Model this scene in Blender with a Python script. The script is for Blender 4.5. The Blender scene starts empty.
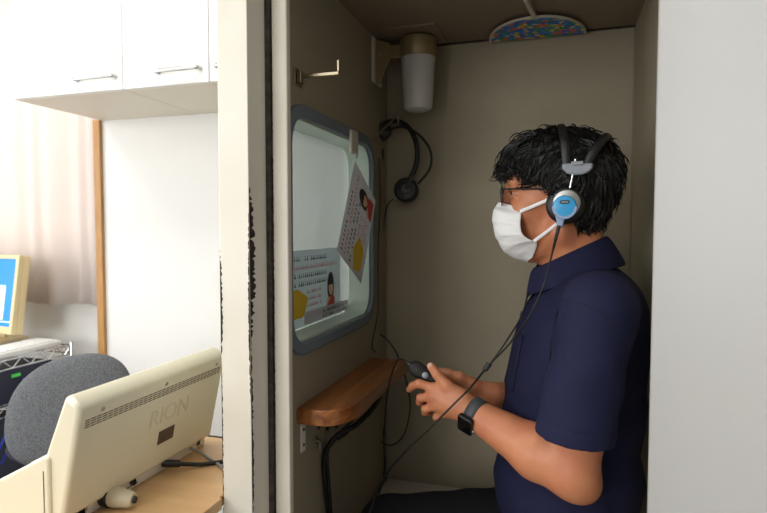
import bpy, math, random
import numpy as np
from mathutils import Vector, Matrix, noise
random.seed(7); rng = np.random.default_rng(7)
C = bpy.context.scene.collection
PI = math.pi

# ------------------------------------------------------------------ camera (calibrated on the photo's vanishing points)
F, PITCH, YAW, CZ = 570.0, math.radians(2.76), math.radians(17.2), 1.17
_f = Vector((-math.sin(YAW), math.cos(YAW), 0)); RT = Vector((math.cos(YAW), math.sin(YAW), 0))
FW = _f * math.cos(PITCH) + Vector((0, 0, -math.sin(PITCH))); UP = _f * math.sin(PITCH) + Vector((0, 0, math.cos(PITCH)))
def at(px, py, Y=None, X=None, Z=None):          # point seen at a pixel, on a plane of known place
    d = FW + RT * ((px - 383.5) / F) + UP * ((256.5 - py) / F)
    t = Y / d.y if Y is not None else X / d.x if X is not None else (Z - CZ) / d.z
    return Vector((0, 0, CZ)) + d * t
cam = bpy.data.cameras.new('camera'); co = bpy.data.objects.new('camera', cam); C.objects.link(co)
cam.sensor_width = 36; cam.lens = F / 767 * 36; cam.clip_start = .02
co.matrix_world = Matrix(((RT.x, UP.x, -FW.x, 0), (RT.y, UP.y, -FW.y, 0), (RT.z, UP.z, -FW.z, CZ), (0, 0, 0, 1)))
cam.dof.use_dof = True; cam.dof.focus_distance = 1.12; cam.dof.aperture_fstop = 4.5
bpy.context.scene.camera = co

# ------------------------------------------------------------------ materials
def lin(c): return tuple(((v / 255) / 12.92 if v / 255 <= .04045 else ((v / 255 + .055) / 1.055) ** 2.4) for v in c)
def mat(name, rgb, rough=.6, metal=0, bump=None, var=None, coat=0, emit=None, sheen=0, sss=0, spec=.5, stretch=(1, 1, 1)):
    m = bpy.data.materials.new(name); m.use_nodes = True
    nt = m.node_tree; b = nt.nodes['Principled BSDF']; L = nt.links
    c = lin(rgb) + (1,)
    b.inputs['Base Color'].default_value = c; b.inputs['Roughness'].default_value = rough
    b.inputs['Metallic'].default_value = metal; b.inputs['Coat Weight'].default_value = coat
    b.inputs['Sheen Weight'].default_value = sheen; b.inputs['Specular IOR Level'].default_value = spec
    if sss:
        b.inputs['Subsurface Weight'].default_value = sss; b.inputs['Subsurface Radius'].default_value = (.012, .004, .002)
        b.inputs['Subsurface Scale'].default_value = 1
    tc = nt.nodes.new('ShaderNodeTexCoord'); mp = nt.nodes.new('ShaderNodeMapping')
    mp.inputs['Scale'].default_value = stretch; L.new(tc.outputs['Object'], mp.inputs[0])
    if var:                                       # (second colour, scale)
        n = nt.nodes.new('ShaderNodeTexNoise'); n.inputs['Scale'].default_value = var[1]; n.inputs['Detail'].default_value = 6
        r = nt.nodes.new('ShaderNodeValToRGB'); r.color_ramp.elements[0].position = .35; r.color_ramp.elements[1].position = .65
        r.color_ramp.elements[0].color = c; r.color_ramp.elements[1].color = lin(var[0]) + (1,)
        L.new(mp.outputs[0], n.inputs[0]); L.new(n.outputs[0], r.inputs[0]); L.new(r.outputs[0], b.inputs['Base Color'])
    if bump:                                      # (kind, scale, strength)
        if bump[0] == 'noise': n = nt.nodes.new('ShaderNodeTexNoise'); n.inputs['Detail'].default_value = 4; out = n.outputs[0]
        else: n = nt.nodes.new('ShaderNodeTexVoronoi'); out = n.outputs['Distance']
        n.inputs['Scale'].default_value = bump[1]
        bp = nt.nodes.new('ShaderNodeBump'); bp.inputs['Strength'].default_value = bump[2]; bp.inputs['Distance'].default_value = .002
        L.new(mp.outputs[0], n.inputs[0]); L.new(out, bp.inputs['Height']); L.new(bp.outputs[0], b.inputs['Normal'])
    if emit:
        b.inputs['Emission Color'].default_value = lin(emit[0]) + (1,); b.inputs['Emission Strength'].default_value = emit[1]
    return m
M = dict(
    booth=mat('booth vinyl', (161, 150, 128), .75, bump=('voronoi', 260, .25), var=((156, 145, 123), 5)),
    booth_ceiling=mat('booth ceiling board', (140, 125, 106), .8, bump=('noise', 120, .2)),
    cream=mat('cream enamel', (236, 232, 220), .38, var=((230, 225, 211), 7)),
    jamb=mat('grey cream enamel', (228, 222, 207), .45, var=((220, 214, 198), 9)),
    door=mat('satin grey enamel', (171, 170, 168), .38, bump=('noise', 300, .04)),
    seal=mat('old rubber seal', (84, 78, 70), .9, bump=('noise', 180, 1), var=((52, 47, 42), 60)),
    worn=mat('worn bare edge', (62, 42, 34), .8, var=((28, 20, 18), 60)),
    white=mat('white laminate', (240, 240, 238), .35), wallw=mat('white wall paint', (236, 235, 232), .7, bump=('noise', 60, .1)),
    under=mat('beige laminate', (236, 228, 213), .5),
    floor=mat('grey vinyl floor', (150, 143, 134), .5, var=((138, 132, 124), 20)),
    ceil=mat('white ceiling board', (235, 234, 230), .8),
    curtain=mat('pale pink curtain cloth', (239, 228, 223), .85, bump=('noise', 250, .2)),
    strip=mat('light brown wood strip', (190, 142, 84), .5, var=((172, 124, 70), 20), stretch=(6, 6, .6)),
    desk=mat('tan desk laminate', (216, 176, 128), .4, var=((206, 166, 118), 5), stretch=(1, 6, 1)),
    black=mat('black plastic', (22, 22, 23), .4), blackm=mat('black matte plastic', (13, 13, 14), .6),
    cable=mat('black cable sheath', (17, 17, 18), .5), greycable=mat('grey cable sheath', (140, 136, 130), .5),
    bluecable=mat('blue cable sheath', (38, 66, 178), .4),
    device=mat('cream plastic case', (228, 223, 199), .42, bump=('noise', 500, .05)),
    slit=mat('dark vent slit', (92, 84, 66), .8), plate=mat('dark bronze type plate', (84, 72, 60), .4),
    ghost=mat('cream raised lettering', (221, 215, 191), .5),
    chrome=mat('chrome', (205, 206, 208), .18, 1), steel=mat('satin steel', (178, 178, 176), .35, 1),
    brass=mat('dull brass', (158, 146, 122), .35, 1),
    chair=mat('grey speckled chair cloth', (112, 114, 118), .95, bump=('noise', 700, .8), var=((80, 82, 87), 260)),
    darkblue=mat('dark navy cloth', (28, 30, 46), .9),
    yellowed=mat('yellowed monitor plastic', (226, 206, 160), .5),
    gasket=mat('blue grey rubber gasket', (112, 123, 132), .55, bump=('noise', 200, .2)),
    reveal=mat('pale green glass edge', (204, 216, 204), .4),
    lampmetal=mat('bronze painted metal', (150, 132, 98), .4, .4),
    shade=mat('milk glass', (205, 203, 200), .3, sss=.2),
    bench=mat('beige vinyl', (196, 188, 172), .6),
    skin=mat('skin', (202, 134, 95), .45, bump=('noise', 300, .12), var=((190, 118, 84), 22), sss=.08),
    nail=mat('finger nail', (222, 172, 150), .3),
    shirt=mat('navy pique cotton', (22, 25, 57), .78, bump=('voronoi', 900, .35), spec=.3),
    seam=mat('navy seam', (19, 20, 40), .9), button=mat('navy button', (26, 27, 48), .3),
    trouser=mat('black trouser cloth', (23, 23, 26), .9, bump=('noise', 600, .3), spec=.2),
    hair=mat('black hair', (11, 10, 10), .5, spec=.35),
    mask=mat('white non-woven cloth', (240, 240, 240), .85, bump=('noise', 500, .12)),
    eyew=mat('eye white', (228, 220, 214), .2), iris=mat('dark iris', (30, 20, 16), .1),
    silver=mat('silver plastic', (140, 145, 152), .4, .2), cyan=mat('bright blue plastic', (54, 160, 216), .3),
    paleblue=mat('pale blue grey plastic', (142, 166, 200), .35),
    pad=mat('black padded leatherette', (18, 18, 20), .45, bump=('noise', 150, .2)),
    graycup=mat('dark grey plastic', (58, 58, 60), .45), bandgrey=mat('dark grey watch strap', (72, 74, 78), .6),
    glassblack=mat('black watch glass', (6, 6, 8), .06, coat=1),
    shoe=mat('black shoe leather', (24, 23, 22), .4),
    paper=mat('printed paper', (226, 224, 226), .7), paper_old=mat('bluish printed paper', (205, 212, 214), .7),
    ink=mat('dark ink', (70, 62, 66), .7), inkred=mat('red ink', (206, 74, 70), .7), pinkink=mat('pink ink', (226, 128, 132), .7),
    yellow=mat('yellow ink', (236, 196, 46), .7), faceink=mat('peach ink', (238, 190, 160), .7), hairink=mat('brown black ink', (48, 34, 34), .7),
    blueink=mat('light blue ink', (150, 180, 205), .7),
    orange=mat('orange ink', (228, 140, 60), .7),
    screenb=mat('blue screen', (30, 120, 190), .3, emit=((22, 118, 196), .9)), screenw=mat('white screen window', (230, 235, 240), .3, emit=((225, 232, 240), .9)),
    screens=mat('grey screen bar', (190, 205, 220), .3, emit=((170, 195, 225), .9)),
    led=mat('green display', (60, 160, 60), .3, emit=((70, 190, 70), .5)),
    darkbox=mat('dark blue grey box', (40, 46, 66), .5),
    stick=mat('pale plastic', (205, 196, 182), .5),
    plugcream=mat('yellowed connector', (196, 186, 160), .35),
)
def wood_material():
    m = mat('varnished pine board', (150, 88, 42), .38, coat=.15); nt = m.node_tree; b = nt.nodes['Principled BSDF']; L = nt.links
    tc = nt.nodes.new('ShaderNodeTexCoord'); mp = nt.nodes.new('ShaderNodeMapping'); mp.inputs['Scale'].default_value = (34, 2.2, 34)
    n = nt.nodes.new('ShaderNodeTexNoise'); n.inputs['Scale'].default_value = 1.4; n.inputs['Detail'].default_value = 5; n.inputs['Distortion'].default_value = .6
    r = nt.nodes.new('ShaderNodeValToRGB'); e = r.color_ramp.elements
    e[0].position = .3; e[0].color = lin((116, 64, 30)) + (1,); e[1].position = .7; e[1].color = lin((176, 112, 58)) + (1,)
    L.new(tc.outputs['Object'], mp.inputs[0]); L.new(mp.outputs[0], n.inputs[0]); L.new(n.outputs[0], r.inputs[0]); L.new(r.outputs[0], b.inputs['Base Color'])
    return m
M['wood'] = wood_material()
def glass_material():
    m = bpy.data.materials.new('milky window glass'); m.use_nodes = True; nt = m.node_tree; nt.nodes.clear(); L = nt.links
    o = nt.nodes.new('ShaderNodeOutputMaterial'); t = nt.nodes.new('ShaderNodeBsdfTransparent'); g = nt.nodes.new('ShaderNodeBsdfGlossy')
    tr = nt.nodes.new('ShaderNodeBsdfTranslucent'); tr.inputs[0].default_value = (.9, .95, .92, 1)
    t.inputs[0].default_value = (.93, .97, .95, 1); g.inputs['Roughness'].default_value = .03
    fr = nt.nodes.new('ShaderNodeFresnel'); a = nt.nodes.new('ShaderNodeMixShader'); c = nt.nodes.new('ShaderNodeMixShader')
    a.inputs[0].default_value = .5; L.new(t.outputs[0], a.inputs[1]); L.new(tr.outputs[0], a.inputs[2])  # translucent haze added to make the pane look brighter
    L.new(fr.outputs[0], c.inputs[0]); L.new(a.outputs[0], c.inputs[1]); L.new(g.outputs[0], c.inputs[2]); L.new(c.outputs[0], o.inputs[0])
    return m
M['glass'] = glass_material()
def lens_material():
    m = bpy.data.materials.new('clear lens'); m.use_nodes = True; nt = m.node_tree; nt.nodes.clear(); L = nt.links
    o = nt.nodes.new('ShaderNodeOutputMaterial'); t = nt.nodes.new('ShaderNodeBsdfTransparent'); g = nt.nodes.new('ShaderNodeBsdfGlossy'); g.inputs['Roughness'].default_value = .02
    f = nt.nodes.new('ShaderNodeFresnel'); x = nt.nodes.new('ShaderNodeMixShader'); L.new(f.outputs[0], x.inputs[0]); L.new(t.outputs[0], x.inputs[1]); L.new(g.outputs[0], x.inputs[2]); L.new(x.outputs[0], o.inputs[0])
    return m
M['lens'] = lens_material()
def make_translucent(m, f):
    nt = m.node_tree; L = nt.links; b = nt.nodes['Principled BSDF']; o = nt.nodes['Material Output']
    t = nt.nodes.new('ShaderNodeBsdfTranslucent'); t.inputs[0].default_value = b.inputs['Base Color'].default_value; x = nt.nodes.new('ShaderNodeMixShader'); x.inputs[0].default_value = f
    L.new(b.outputs[0], x.inputs[1]); L.new(t.outputs[0], x.inputs[2]); L.new(x.outputs[0], o.inputs[0])
make_translucent(M['curtain'], .4); make_translucent(M['paper'], .35); make_translucent(M['paper_old'], .6)
def fan_material():
    m = mat('printed fan paper', (70, 130, 180), .6); nt = m.node_tree; b = nt.nodes['Principled BSDF']; L = nt.links
    tc = nt.nodes.new('ShaderNodeTexCoord'); v = nt.nodes.new('ShaderNodeTexVoronoi'); v.inputs['Scale'].default_value = 75
    s = nt.nodes.new('ShaderNodeSeparateColor'); r = nt.nodes.new('ShaderNodeValToRGB'); r.color_ramp.interpolation = 'CONSTANT'
    cols = [(36, 110, 210), (60, 150, 225), (220, 110, 90), (60, 160, 90), (40, 120, 200), (225, 205, 110)]
    e = r.color_ramp.elements
    for i, cc in enumerate(cols):
        q = e[i] if i < 2 else e.new(i / 6)
        q.position = i / 6; q.color = lin(cc) + (1,)
    L.new(tc.outputs['Object'], v.inputs['Vector']); L.new(v.outputs['Color'], s.inputs[0]); L.new(s.outputs[0], r.inputs[0]); L.new(r.outputs[0], b.inputs['Base Color'])
    return m
M['fan'] = fan_material()

# ------------------------------------------------------------------ mesh helpers
def spline(pts, n=8):
    P = [Vector(p) for p in pts]
    if len(P) < 3: return P
    Q = [P[0] * 2 - P[1]] + P + [P[-1] * 2 - P[-2]]; out = []
    for i in range(1, len(Q) - 2):
        a, b, c, d = Q[i - 1:i + 3]
        for k in range(n):
            t = k / n
            out.append(.5 * ((2 * b) + (c - a) * t + (2 * a - 5 * b + 4 * c - d) * t * t + (3 * b - a - 3 * c + d) * t ** 3))
    return out + [P[-1]]
class MB:
    def __init__(s): s.v = []; s.f = []; s.m = []; s.mats = []
    def add(s, vs, fs, m):
        if m not in s.mats: s.mats.append(m)
        i = s.mats.index(m); o = len(s.v); s.v += [tuple(v) for v in vs]
        s.f += [tuple(o + k for k in f) for f in fs]; s.m += [i] * len(fs); return s
    def hexa(s, c8, m):
        return s.add(c8, [(0, 3, 2, 1), (4, 5, 6, 7), (0, 1, 5, 4), (1, 2, 6, 5), (2, 3, 7, 6), (3, 0, 4, 7)], m)
    def box(s, lo, hi, m, R=None, o=None):
        x0, y0, z0 = lo; x1, y1, z1 = hi
        v = [Vector(p) for p in ((x0, y0, z0), (x1, y0, z0), (x1, y1, z0), (x0, y1, z0), (x0, y0, z1), (x1, y0, z1), (x1, y1, z1), (x0, y1, z1))]
        if R is not None: v = [R @ p for p in v]
        if o is not None: v = [p + Vector(o) for p in v]
        return s.hexa(v, m)
    def tube(s, pts, r, m, n=8, smooth=8, flat=None):
        P = spline(pts, smooth) if smooth and len(pts) > 2 else [Vector(p) for p in pts]
        N = len(P); T = [(P[min(i + 1, N - 1)] - P[max(i - 1, 0)]).normalized() for i in range(N)]
        u = T[0].orthogonal().normalized() if flat is None else (Vector(flat[2]) - T[0] * T[0].dot(Vector(flat[2]))).normalized()
        vs = []
        for i in range(N):
            u = (u - T[i] * u.dot(T[i])).normalized(); w = T[i].cross(u)
            t = i / (N - 1); rr = r if not isinstance(r, (list, tuple)) else float(np.interp(t, np.linspace(0, 1, len(r)), r))
            ru, rw = (rr, rr) if flat is None else (flat[0], flat[1])
            for k in range(n):
                a = 2 * PI * k / n; vs.append(P[i] + u * math.cos(a) * ru + w * math.sin(a) * rw)
        fs = [(i * n + k, i * n + (k + 1) % n, (i + 1) * n + (k + 1) % n, (i + 1) * n + k) for i in range(N - 1) for k in range(n)]
        fs += [tuple(range(n))[::-1], tuple(range((N - 1) * n, N * n))]
        return s.add(vs, fs, m)
    def lathe(s, prof, o, axis, m, n=32):       # prof: (radius, height along axis)
        o = Vector(o); ax = Vector(axis).normalized(); u = ax.orthogonal().normalized(); w = ax.cross(u); vs = []
        for r, h in prof:
            for k in range(n):
                a = 2 * PI * k / n; vs.append(o + ax * h + (u * math.cos(a) + w * math.sin(a)) * max(r, 1e-5))
        K = len(prof); fs = [(i * n + k, i * n + (k + 1) % n, (i + 1) * n + (k + 1) % n, (i + 1) * n + k) for i in range(K - 1) for k in range(n)]
        fs += [tuple(range(n))[::-1], tuple(range((K - 1) * n, K * n))]
        return s.add(vs, fs, m)
    def prism(s, loop, d, m):                    # planar loop pushed along d
        n = len(loop); d = Vector(d); a = [Vector(p) for p in loop]
        fs = [tuple(range(n))[::-1], tuple(range(n, 2 * n))] + [(k, (k + 1) % n, n + (k + 1) % n, n + k) for k in range(n)]
        return s.add(a + [p + d for p in a], fs, m)
    def ring(s, outer, inner, d, m):             # closed band between two loops, pushed along d
        n = len(outer); d = Vector(d); O = [Vector(p) for p in outer]; I = [Vector(p) for p in inner]
        v = O + I + [p + d for p in O] + [p + d for p in I]; fs = []
        for k in range(n):
            j = (k + 1) % n
            fs += [(k, n + k, n + j, j), (2 * n + k, 2 * n + j, 3 * n + j, 3 * n + k), (k, j, 2 * n + j, 2 * n + k), (n + k, 3 * n + k, 3 * n + j, n + j)]
        return s.add(v, fs, m)
    def grid(s, rows, m, closed=False):
        n = len(rows[0]); vs = [p for r in rows for p in r]; e = n if closed else n - 1
        fs = [(i * n + k, i * n + (k + 1) % n, (i + 1) * n + (k + 1) % n, (i + 1) * n + k) for i in range(len(rows) - 1) for k in range(e)]
        return s.add(vs, fs, m)
    def ball(s, c, r, m, n=16, R=None):
        c = Vector(c); r = Vector(r) if not isinstance(r, (int, float)) else Vector((r, r, r)); rows = []
        for i in range(n // 2 + 1):
            a = PI * i / (n // 2); row = []
            for k in range(n):
                b = 2 * PI * k / n; p = Vector((r.x * math.sin(a) * math.cos(b), r.y * math.sin(a) * math.sin(b), r.z * math.cos(a)))
                row.append(c + (R @ p if R is not None else p))
            rows.append(row)
        return s.grid(rows, m, True)
    def obj(s, name, parent=None, bevel=0, smooth=False, seg=3, weld=False, solid=0, sub=0):
        me = bpy.data.meshes.new(name); me.from_pydata(s.v, [], s.f); me.validate(); me.update()
        for m in s.mats: me.materials.append(m)
        if len(me.polygons) == len(s.m): me.polygons.foreach_set('material_index', s.m)
        o = bpy.data.objects.new(name, me); C.objects.link(o)
        if parent:
            o.parent = parent
            if parent.location.length: o.matrix_parent_inverse = Matrix.Translation(-parent.location)
        if solid: q = o.modifiers.new('thick', 'SOLIDIFY'); q.thickness = solid; q.offset = 0
        if sub: q = o.modifiers.new('sub', 'SUBSURF'); q.levels = q.render_levels = sub
        if bevel:
            q = o.modifiers.new('bevel', 'BEVEL'); q.width = bevel; q.segments = seg; q.limit_method = 'ANGLE'; q.angle_limit = math.radians(40)
            smooth = True
        if smooth:
            me.polygons.foreach_set('use_smooth', [True] * len(me.polygons))
            if not sub: me.set_sharp_from_angle(angle=math.radians(42))
        return o
def empty(name, loc=(0, 0, 0)):
    o = bpy.data.objects.new(name, None); o.location = loc; o.empty_display_size = .05; C.objects.link(o); return o
def tag(o, label, cat, group=None):
    o['label'] = label; o['category'] = cat
    if group: o['group'] = group
    return o
def thing(name, label, cat, loc=(0, 0, 0), group=None): return tag(empty(name, loc), label, cat, group)
def struct(o): o['kind'] = 'structure'; return o
def rrect(a0, a1, b0, b1, r, fn, n=8):           # rounded rectangle loop in two coordinates
    L = []
    for cx, cy, s in ((a1 - r, b1 - r, 0), (a0 + r, b1 - r, 1), (a0 + r, b0 + r, 2), (a1 - r, b0 + r, 3)):
        for k in range(n + 1):
            t = (s + k / n) * PI / 2; L.append(Vector(fn(cx + r * math.cos(t), cy + r * math.sin(t))))
    return L
def text(name, s, size, loc, R, m, parent, ext=.0004):
    cu = bpy.data.curves.new(name, 'FONT'); cu.body = s; cu.size = size; cu.extrude = ext; cu.align_x = 'CENTER'; cu.align_y = 'CENTER'
    cu.materials.append(m); o = bpy.data.objects.new(name, cu); C.objects.link(o)
    bpy.context.view_layer.update(); me = bpy.data.meshes.new_from_object(o); bpy.data.objects.remove(o)
    o = bpy.data.objects.new(name, me); C.objects.link(o)
    o.matrix_world = Matrix.Translation(loc) @ R.to_4x4(); o.parent = parent
    if parent.location.length: o.matrix_parent_inverse = Matrix.Translation(-parent.location)
    return o

# ------------------------------------------------------------------ room around the booth
XL, XR, YB, ZC, YF = -.5185, .187, 1.70, 1.72, .92
struct(MB().box((-3.2, -2.6, -.1), (2.6, 2.1, 0), M['floor']).obj('floor'))
struct(MB().box((-3.2, -2.6, 2.5), (2.6, 2.1, 2.6), M['ceil']).obj('ceiling'))
struct(MB().box((-1.79, 1.90, 0), (2.6, 2.1, 2.5), M['wallw']).box((-3.2, 1.99, 0), (-1.79, 2.1, .86), M['wallw']).box((-3.2, 1.99, 2.25), (-1.79, 2.1, 2.5), M['wallw']).box((-1.86, 1.99, .86), (-1.79, 2.1, 2.25), M['wallw']).box((-3.2, 1.99, .86), (-3.1, 2.1, 2.25), M['wallw']).obj('wall_back'))
wn = struct(MB().ring([(-3.1, 2.03, .86), (-1.86, 2.03, .86), (-1.86, 2.03, 2.25), (-3.1, 2.03, 2.25)], [(-3.06, 2.03, .90), (-1.90, 2.03, .90), (-1.90, 2.03, 2.21), (-3.06, 2.03, 2.21)], (0, .05, 0), M['steel']).obj('window_2'))
MB().box((-3.06, 2.05, .90), (-1.90, 2.055, 2.21), M['glass']).obj('window_pane', wn)
struct(MB().box((-3.3, -2.6, 0), (-3.2, 2.1, 2.5), M['wallw']).obj('wall_left'))
struct(MB().box((2.6, -2.6, 0), (2.7, 2.1, 2.5), M['wallw']).obj('wall_right'))
struct(MB().box((-3.2, -2.7, 0), (2.6, -2.6, 2.5), M['wallw']).obj('wall_front'))
struct(MB().box((-1.822, 1.885, 0), (-1.788, 1.90, 1.612), M['strip']).obj('trim_1', bevel=.002))

# ------------------------------------------------------------------ booth shell
XO = -.603
bl = MB()
for lo, hi in (((XO, 1.0, .06), (XL, 1.030, ZC)), ((XO, 1.550, .06), (XL, YB + .085, ZC)), ((XO, 1.030, .06), (XL, 1.550, .93)), ((XO, 1.030, 1.40), (XL, 1.550, ZC))):
    bl.box(lo, hi, M['booth'])
struct(bl.obj('wall_booth_left'))
struct(MB().box((XL, YB, .06), (XR + .085, YB + .085, ZC), M['booth']).obj('wall_booth_back'))
struct(MB().box((XR, .98, .06), (XR + .085, YB, ZC), M['booth']).obj('wall_booth_right'))
struct(MB().box((XO, YF, ZC), (XR + .085, YB + .085, ZC + .09), M['booth_ceiling']).obj('ceiling_booth'))
struct(MB().box((XO, YF, 0), (XR + .085, YB + .085, .06), M['floor']).obj('floor_booth'))
# small joint strips where the booth's boards meet
struct(MB().box((XL, YB - .004, ZC - .005), (XR, YB, ZC), M['worn']).obj('trim_2'))
struct(MB().box((XL, YB - .003, .06), (XL + .004, YB, ZC), M['booth_ceiling']).obj('trim_3'))
struct(MB().box((XR - .004, YB - .003, .06), (XR, YB, ZC), M['booth_ceiling']).obj('trim_4'))
# door frame: outer post, rubber seal, stepped inner jamb, header, right post
jb = MB()
jb.box((XO, YF, .0), (-.541, .985, 1.80), M['cream']); jb.obj('trim_5', bevel=.0015)['kind'] = 'structure'
struct(MB().box((XO, .985, .0), (-.532, 1.0, ZC), M['seal']).obj('trim_6'))
struct(MB().box((-.530, .99, .0), (-.498, 1.007, 1.70), M['jamb']).obj('trim_7', bevel=.003))
struct(MB().box((-.541, YF, 1.665), (XR + .085, 1.0, 1.80), M['cream']).obj('trim_8', bevel=.004))
struct(MB().box((.20, YF + .03, 0), (XR + .085, 1.0, 1.665), M['cream']).obj('trim_9', bevel=.004))
# chipped paint along the post's edges
w = MB()
def chips(fn, z0, z1, wmax, seed, gap=.25):       # ragged strip of bare metal; fn(width, z) gives a point on the surface
    r = random.Random(seed); n = int((z1 - z0) / .004); z = z0; prev = None
    for i in range(n + 1):
        t = i / n; ww = wmax * (.25 + .75 * math.sin(PI * t) ** .6) * r.uniform(.35, 1) * (1 if r.random() > gap * (1 - math.sin(PI * t)) else .05)
        z = z0 + (z1 - z0) * t
        if prev: w.add([fn(0, prev[1]), fn(prev[0], prev[1]), fn(ww, z), fn(0, z)], [(0, 1, 2, 3)], M['worn'])
        prev = (ww, z)
side = lambda a, z: (-.5406, YF + .0008 + a, z); front = lambda a, z: (-.5412 - a, YF - .0003, z); leftf = lambda a, z: (XO + a, YF - .0003, z)
chips(side, .97, 1.245, .024, 1, .1); chips(side, .60, .98, .008, 2); chips(front, .85, 1.20, .004, 3); chips(leftf, .93, 1.13, .006, 4); chips(leftf, .60, .93, .003, 5)
chips(lambda a, z: (-.530 + a, .9897, z), .5, 1.66, .0025, 6)
struct(w.obj('trim_10'))
# the opened door leaf, swung out to the right of the opening
A = Vector((.128, .915, 0)); B = Vector((.60, .40, 0)); dd = (B - A).normalized(); nn = Vector((-dd.y, dd.x, 0))
dr = MB(); nn = -nn if nn.y < 0 else nn
dr.prism([A, B, B + nn * .055, A + nn * .055], (0, 0, 1.78), M['door'])
struct(dr.obj('door_1', bevel=.006))

# window in the booth's left wall
def yz(x): return lambda a, b: (x, a, b)
gk = struct(MB().ring(rrect(1.009, 1.568, .904, 1.427, .085, yz(XL - .002)), rrect(1.036, 1.546, .931, 1.400, .06, yz(XL - .002)), (.012, 0, 0), M['gasket']).obj('window_1', bevel=.004))
rv = MB().ring(rrect(1.029, 1.551, .925, 1.406, .065, yz(XO - .004)), rrect(1.039, 1.542, .935, 1.396, .058, yz(XO - .004)), (XL - XO + .002, 0, 0), M['reveal']).obj('window_frame', gk, smooth=True)
gl = MB().prism(rrect(1.037, 1.544, .933, 1.398, .058, yz(-.586)), (.004, 0, 0), M['glass']).obj('window_pane', gk)

# ------------------------------------------------------------------ things on the booth walls
# brass hook arm
hk = thing('coat_hook', 'small brass hook arm on booth wall above the window', 'hook', (XL, 1.072, 1.479))
MB().box((XL, 1.060, 1.462), (XL + .004, 1.098, 1.496), M['brass']).box((XL + .004, 1.066, 1.466), (XL + .014, 1.082, 1.490), M['brass']).obj('hook_plate', hk, bevel=.002)
MB().box((XL + .010, 1.069, 1.476), (-.424, 1.075, 1.483), M['brass']).box((-.428, 1.069, 1.483), (-.423, 1.075, 1.506), M['brass']).obj('hook_arm', hk, bevel=.001)
# bulkhead lamp
LX, LY = -.392, 1.60
lp = thing('wall_lamp', 'bracket lamp with frosted glass shade in upper corner of booth', 'lamp', (XL, LY, 1.66))
MB().box((XL, 1.558, 1.590), (XL + .006, 1.640, 1.716), M['jamb']).obj('wall_plate', lp, bevel=.002)
MB().box((XL, LY - .022, 1.655), (LX - .03, LY + .022, 1.692), M['lampmetal']).obj('lamp_arm', lp, bevel=.003)
MB().prism([(XL + .006, LY - .024, 1.712), (XL + .006, LY - .024, 1.590), (XL + .020, LY - .024, 1.586), (XL + .050, LY - .024, 1.655), (XL + .050, LY - .024, 1.698)], (0, .008, 0), M['lampmetal']).obj('brace', lp, bevel=.002)
MB().ball((XL + .022, LY - .025, 1.668), .005, M['steel'], 10).obj('screw', lp)
MB().lathe([(.0, 0), (.050, 0), (.052, .004), (.052, .052), (.047, .056), (0, .056)], (LX, LY, 1.654), (0, 0, 1), M['lampmetal']).obj('lamp_base', lp, smooth=True)
MB().lathe([(.0, -.152), (.024, -.151), (.037, -.146), (.0405, -.138), (.043, -.10), (.0465, -.04), (.049, 0), (0, 0)], (LX, LY, 1.656), (0, 0, 1), M['shade'], 40).obj('lamp_shade', lp, smooth=True)
struct(MB().box((-.475, 1.515, ZC - .006), (-.325, 1.672, ZC), M['booth_ceiling']).obj('trim_11', bevel=.001))
# round paper fan fixed up under the ceiling
fan = thing('paper_hand_fan', 'round paper hand fan with colourful print under booth ceiling', 'fan', (-.07, 1.62, ZC))
lo = [Vector((-.07 + .128 * math.cos(t), 1.686 - .165 * math.sin(t), ZC - .014)) for t in np.linspace(0, PI, 40)]
MB().prism(lo, (0, 0, .003), M['fan']).obj('fan_leaf', fan)
MB().tube([p + Vector((0, 0, .0015)) for p in lo], .0035, M['stick'], 6, 0).obj('fan_rim', fan, smooth=True)
MB().hexa([(-.090, 1.40, ZC - .016), (-.082, 1.40, ZC - .016), (-.062, 1.53, ZC - .016), (-.074, 1.53, ZC - .016), (-.090, 1.40, ZC), (-.082, 1.40, ZC), (-.062, 1.53, ZC - .010), (-.074, 1.53, ZC - .010)], M['stick']).obj('fan_handle', fan)
# wooden shelf
SZ = .798
sh = thing('wall_shelf', 'varnished wooden shelf board with rounded corner on booth wall', 'shelf', (XL, 1.3, SZ))
lo = [(XL, 1.062), (XL, 1.555), (XL + .110, 1.555)]
lo += [(XL + .110 - .06 * (1 - math.cos(t)), 1.15 - .088 * math.sin(t)) for t in np.linspace(0, PI / 2, 9)]
MB().prism([(x, y, SZ - .034) for x, y in lo][::-1], (0, 0, .034), M['wood']).obj('shelf_board', sh, bevel=.003)
bk = MB().box((XL, 1.078, .697), (XL + .004, 1.098, SZ - .034), M['cream']).box((XL, 1.078, SZ - .038), (XL + .05, 1.098, SZ - .034), M['cream']).obj('bracket', sh, bevel=.001)
for z in (.712, .745): MB().lathe([(0, 0), (.0035, 0), (.003, .002), (0, .0022)], (XL + .004, 1.088, z), (1, 0, 0), M['graycup'], 12).obj('screw', sh)
bk = MB().box((XL, 1.50, .697), (XL + .004, 1.52, SZ - .034), M['cream']).box((XL, 1.50, SZ - .038), (XL + .05, 1.52, SZ - .034), M['cream']).obj('bracket', sh, bevel=.001)
# small metal clip on the wall under the shelf
p = at(316, 443, X=XL)
ck = MB().lathe([(0, 0), (.010, 0), (.010, .003), (.004, .004), (.004, .012), (0, .013)], (XL, p.y, p.z + .006), (1, 0, 0), M['steel'], 16)
ck.tube([(XL + .010, p.y, p.z + .004), (XL + .014, p.y - .006, p.z - .010), (XL + .010, p.y + .002, p.z - .020), (XL + .006, p.y + .008, p.z - .006)], .0015, M['steel'], 6)
tag(ck.obj('wire_clip', smooth=True), 'small silver wire clip on booth wall under the wooden shelf', 'clip')
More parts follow.
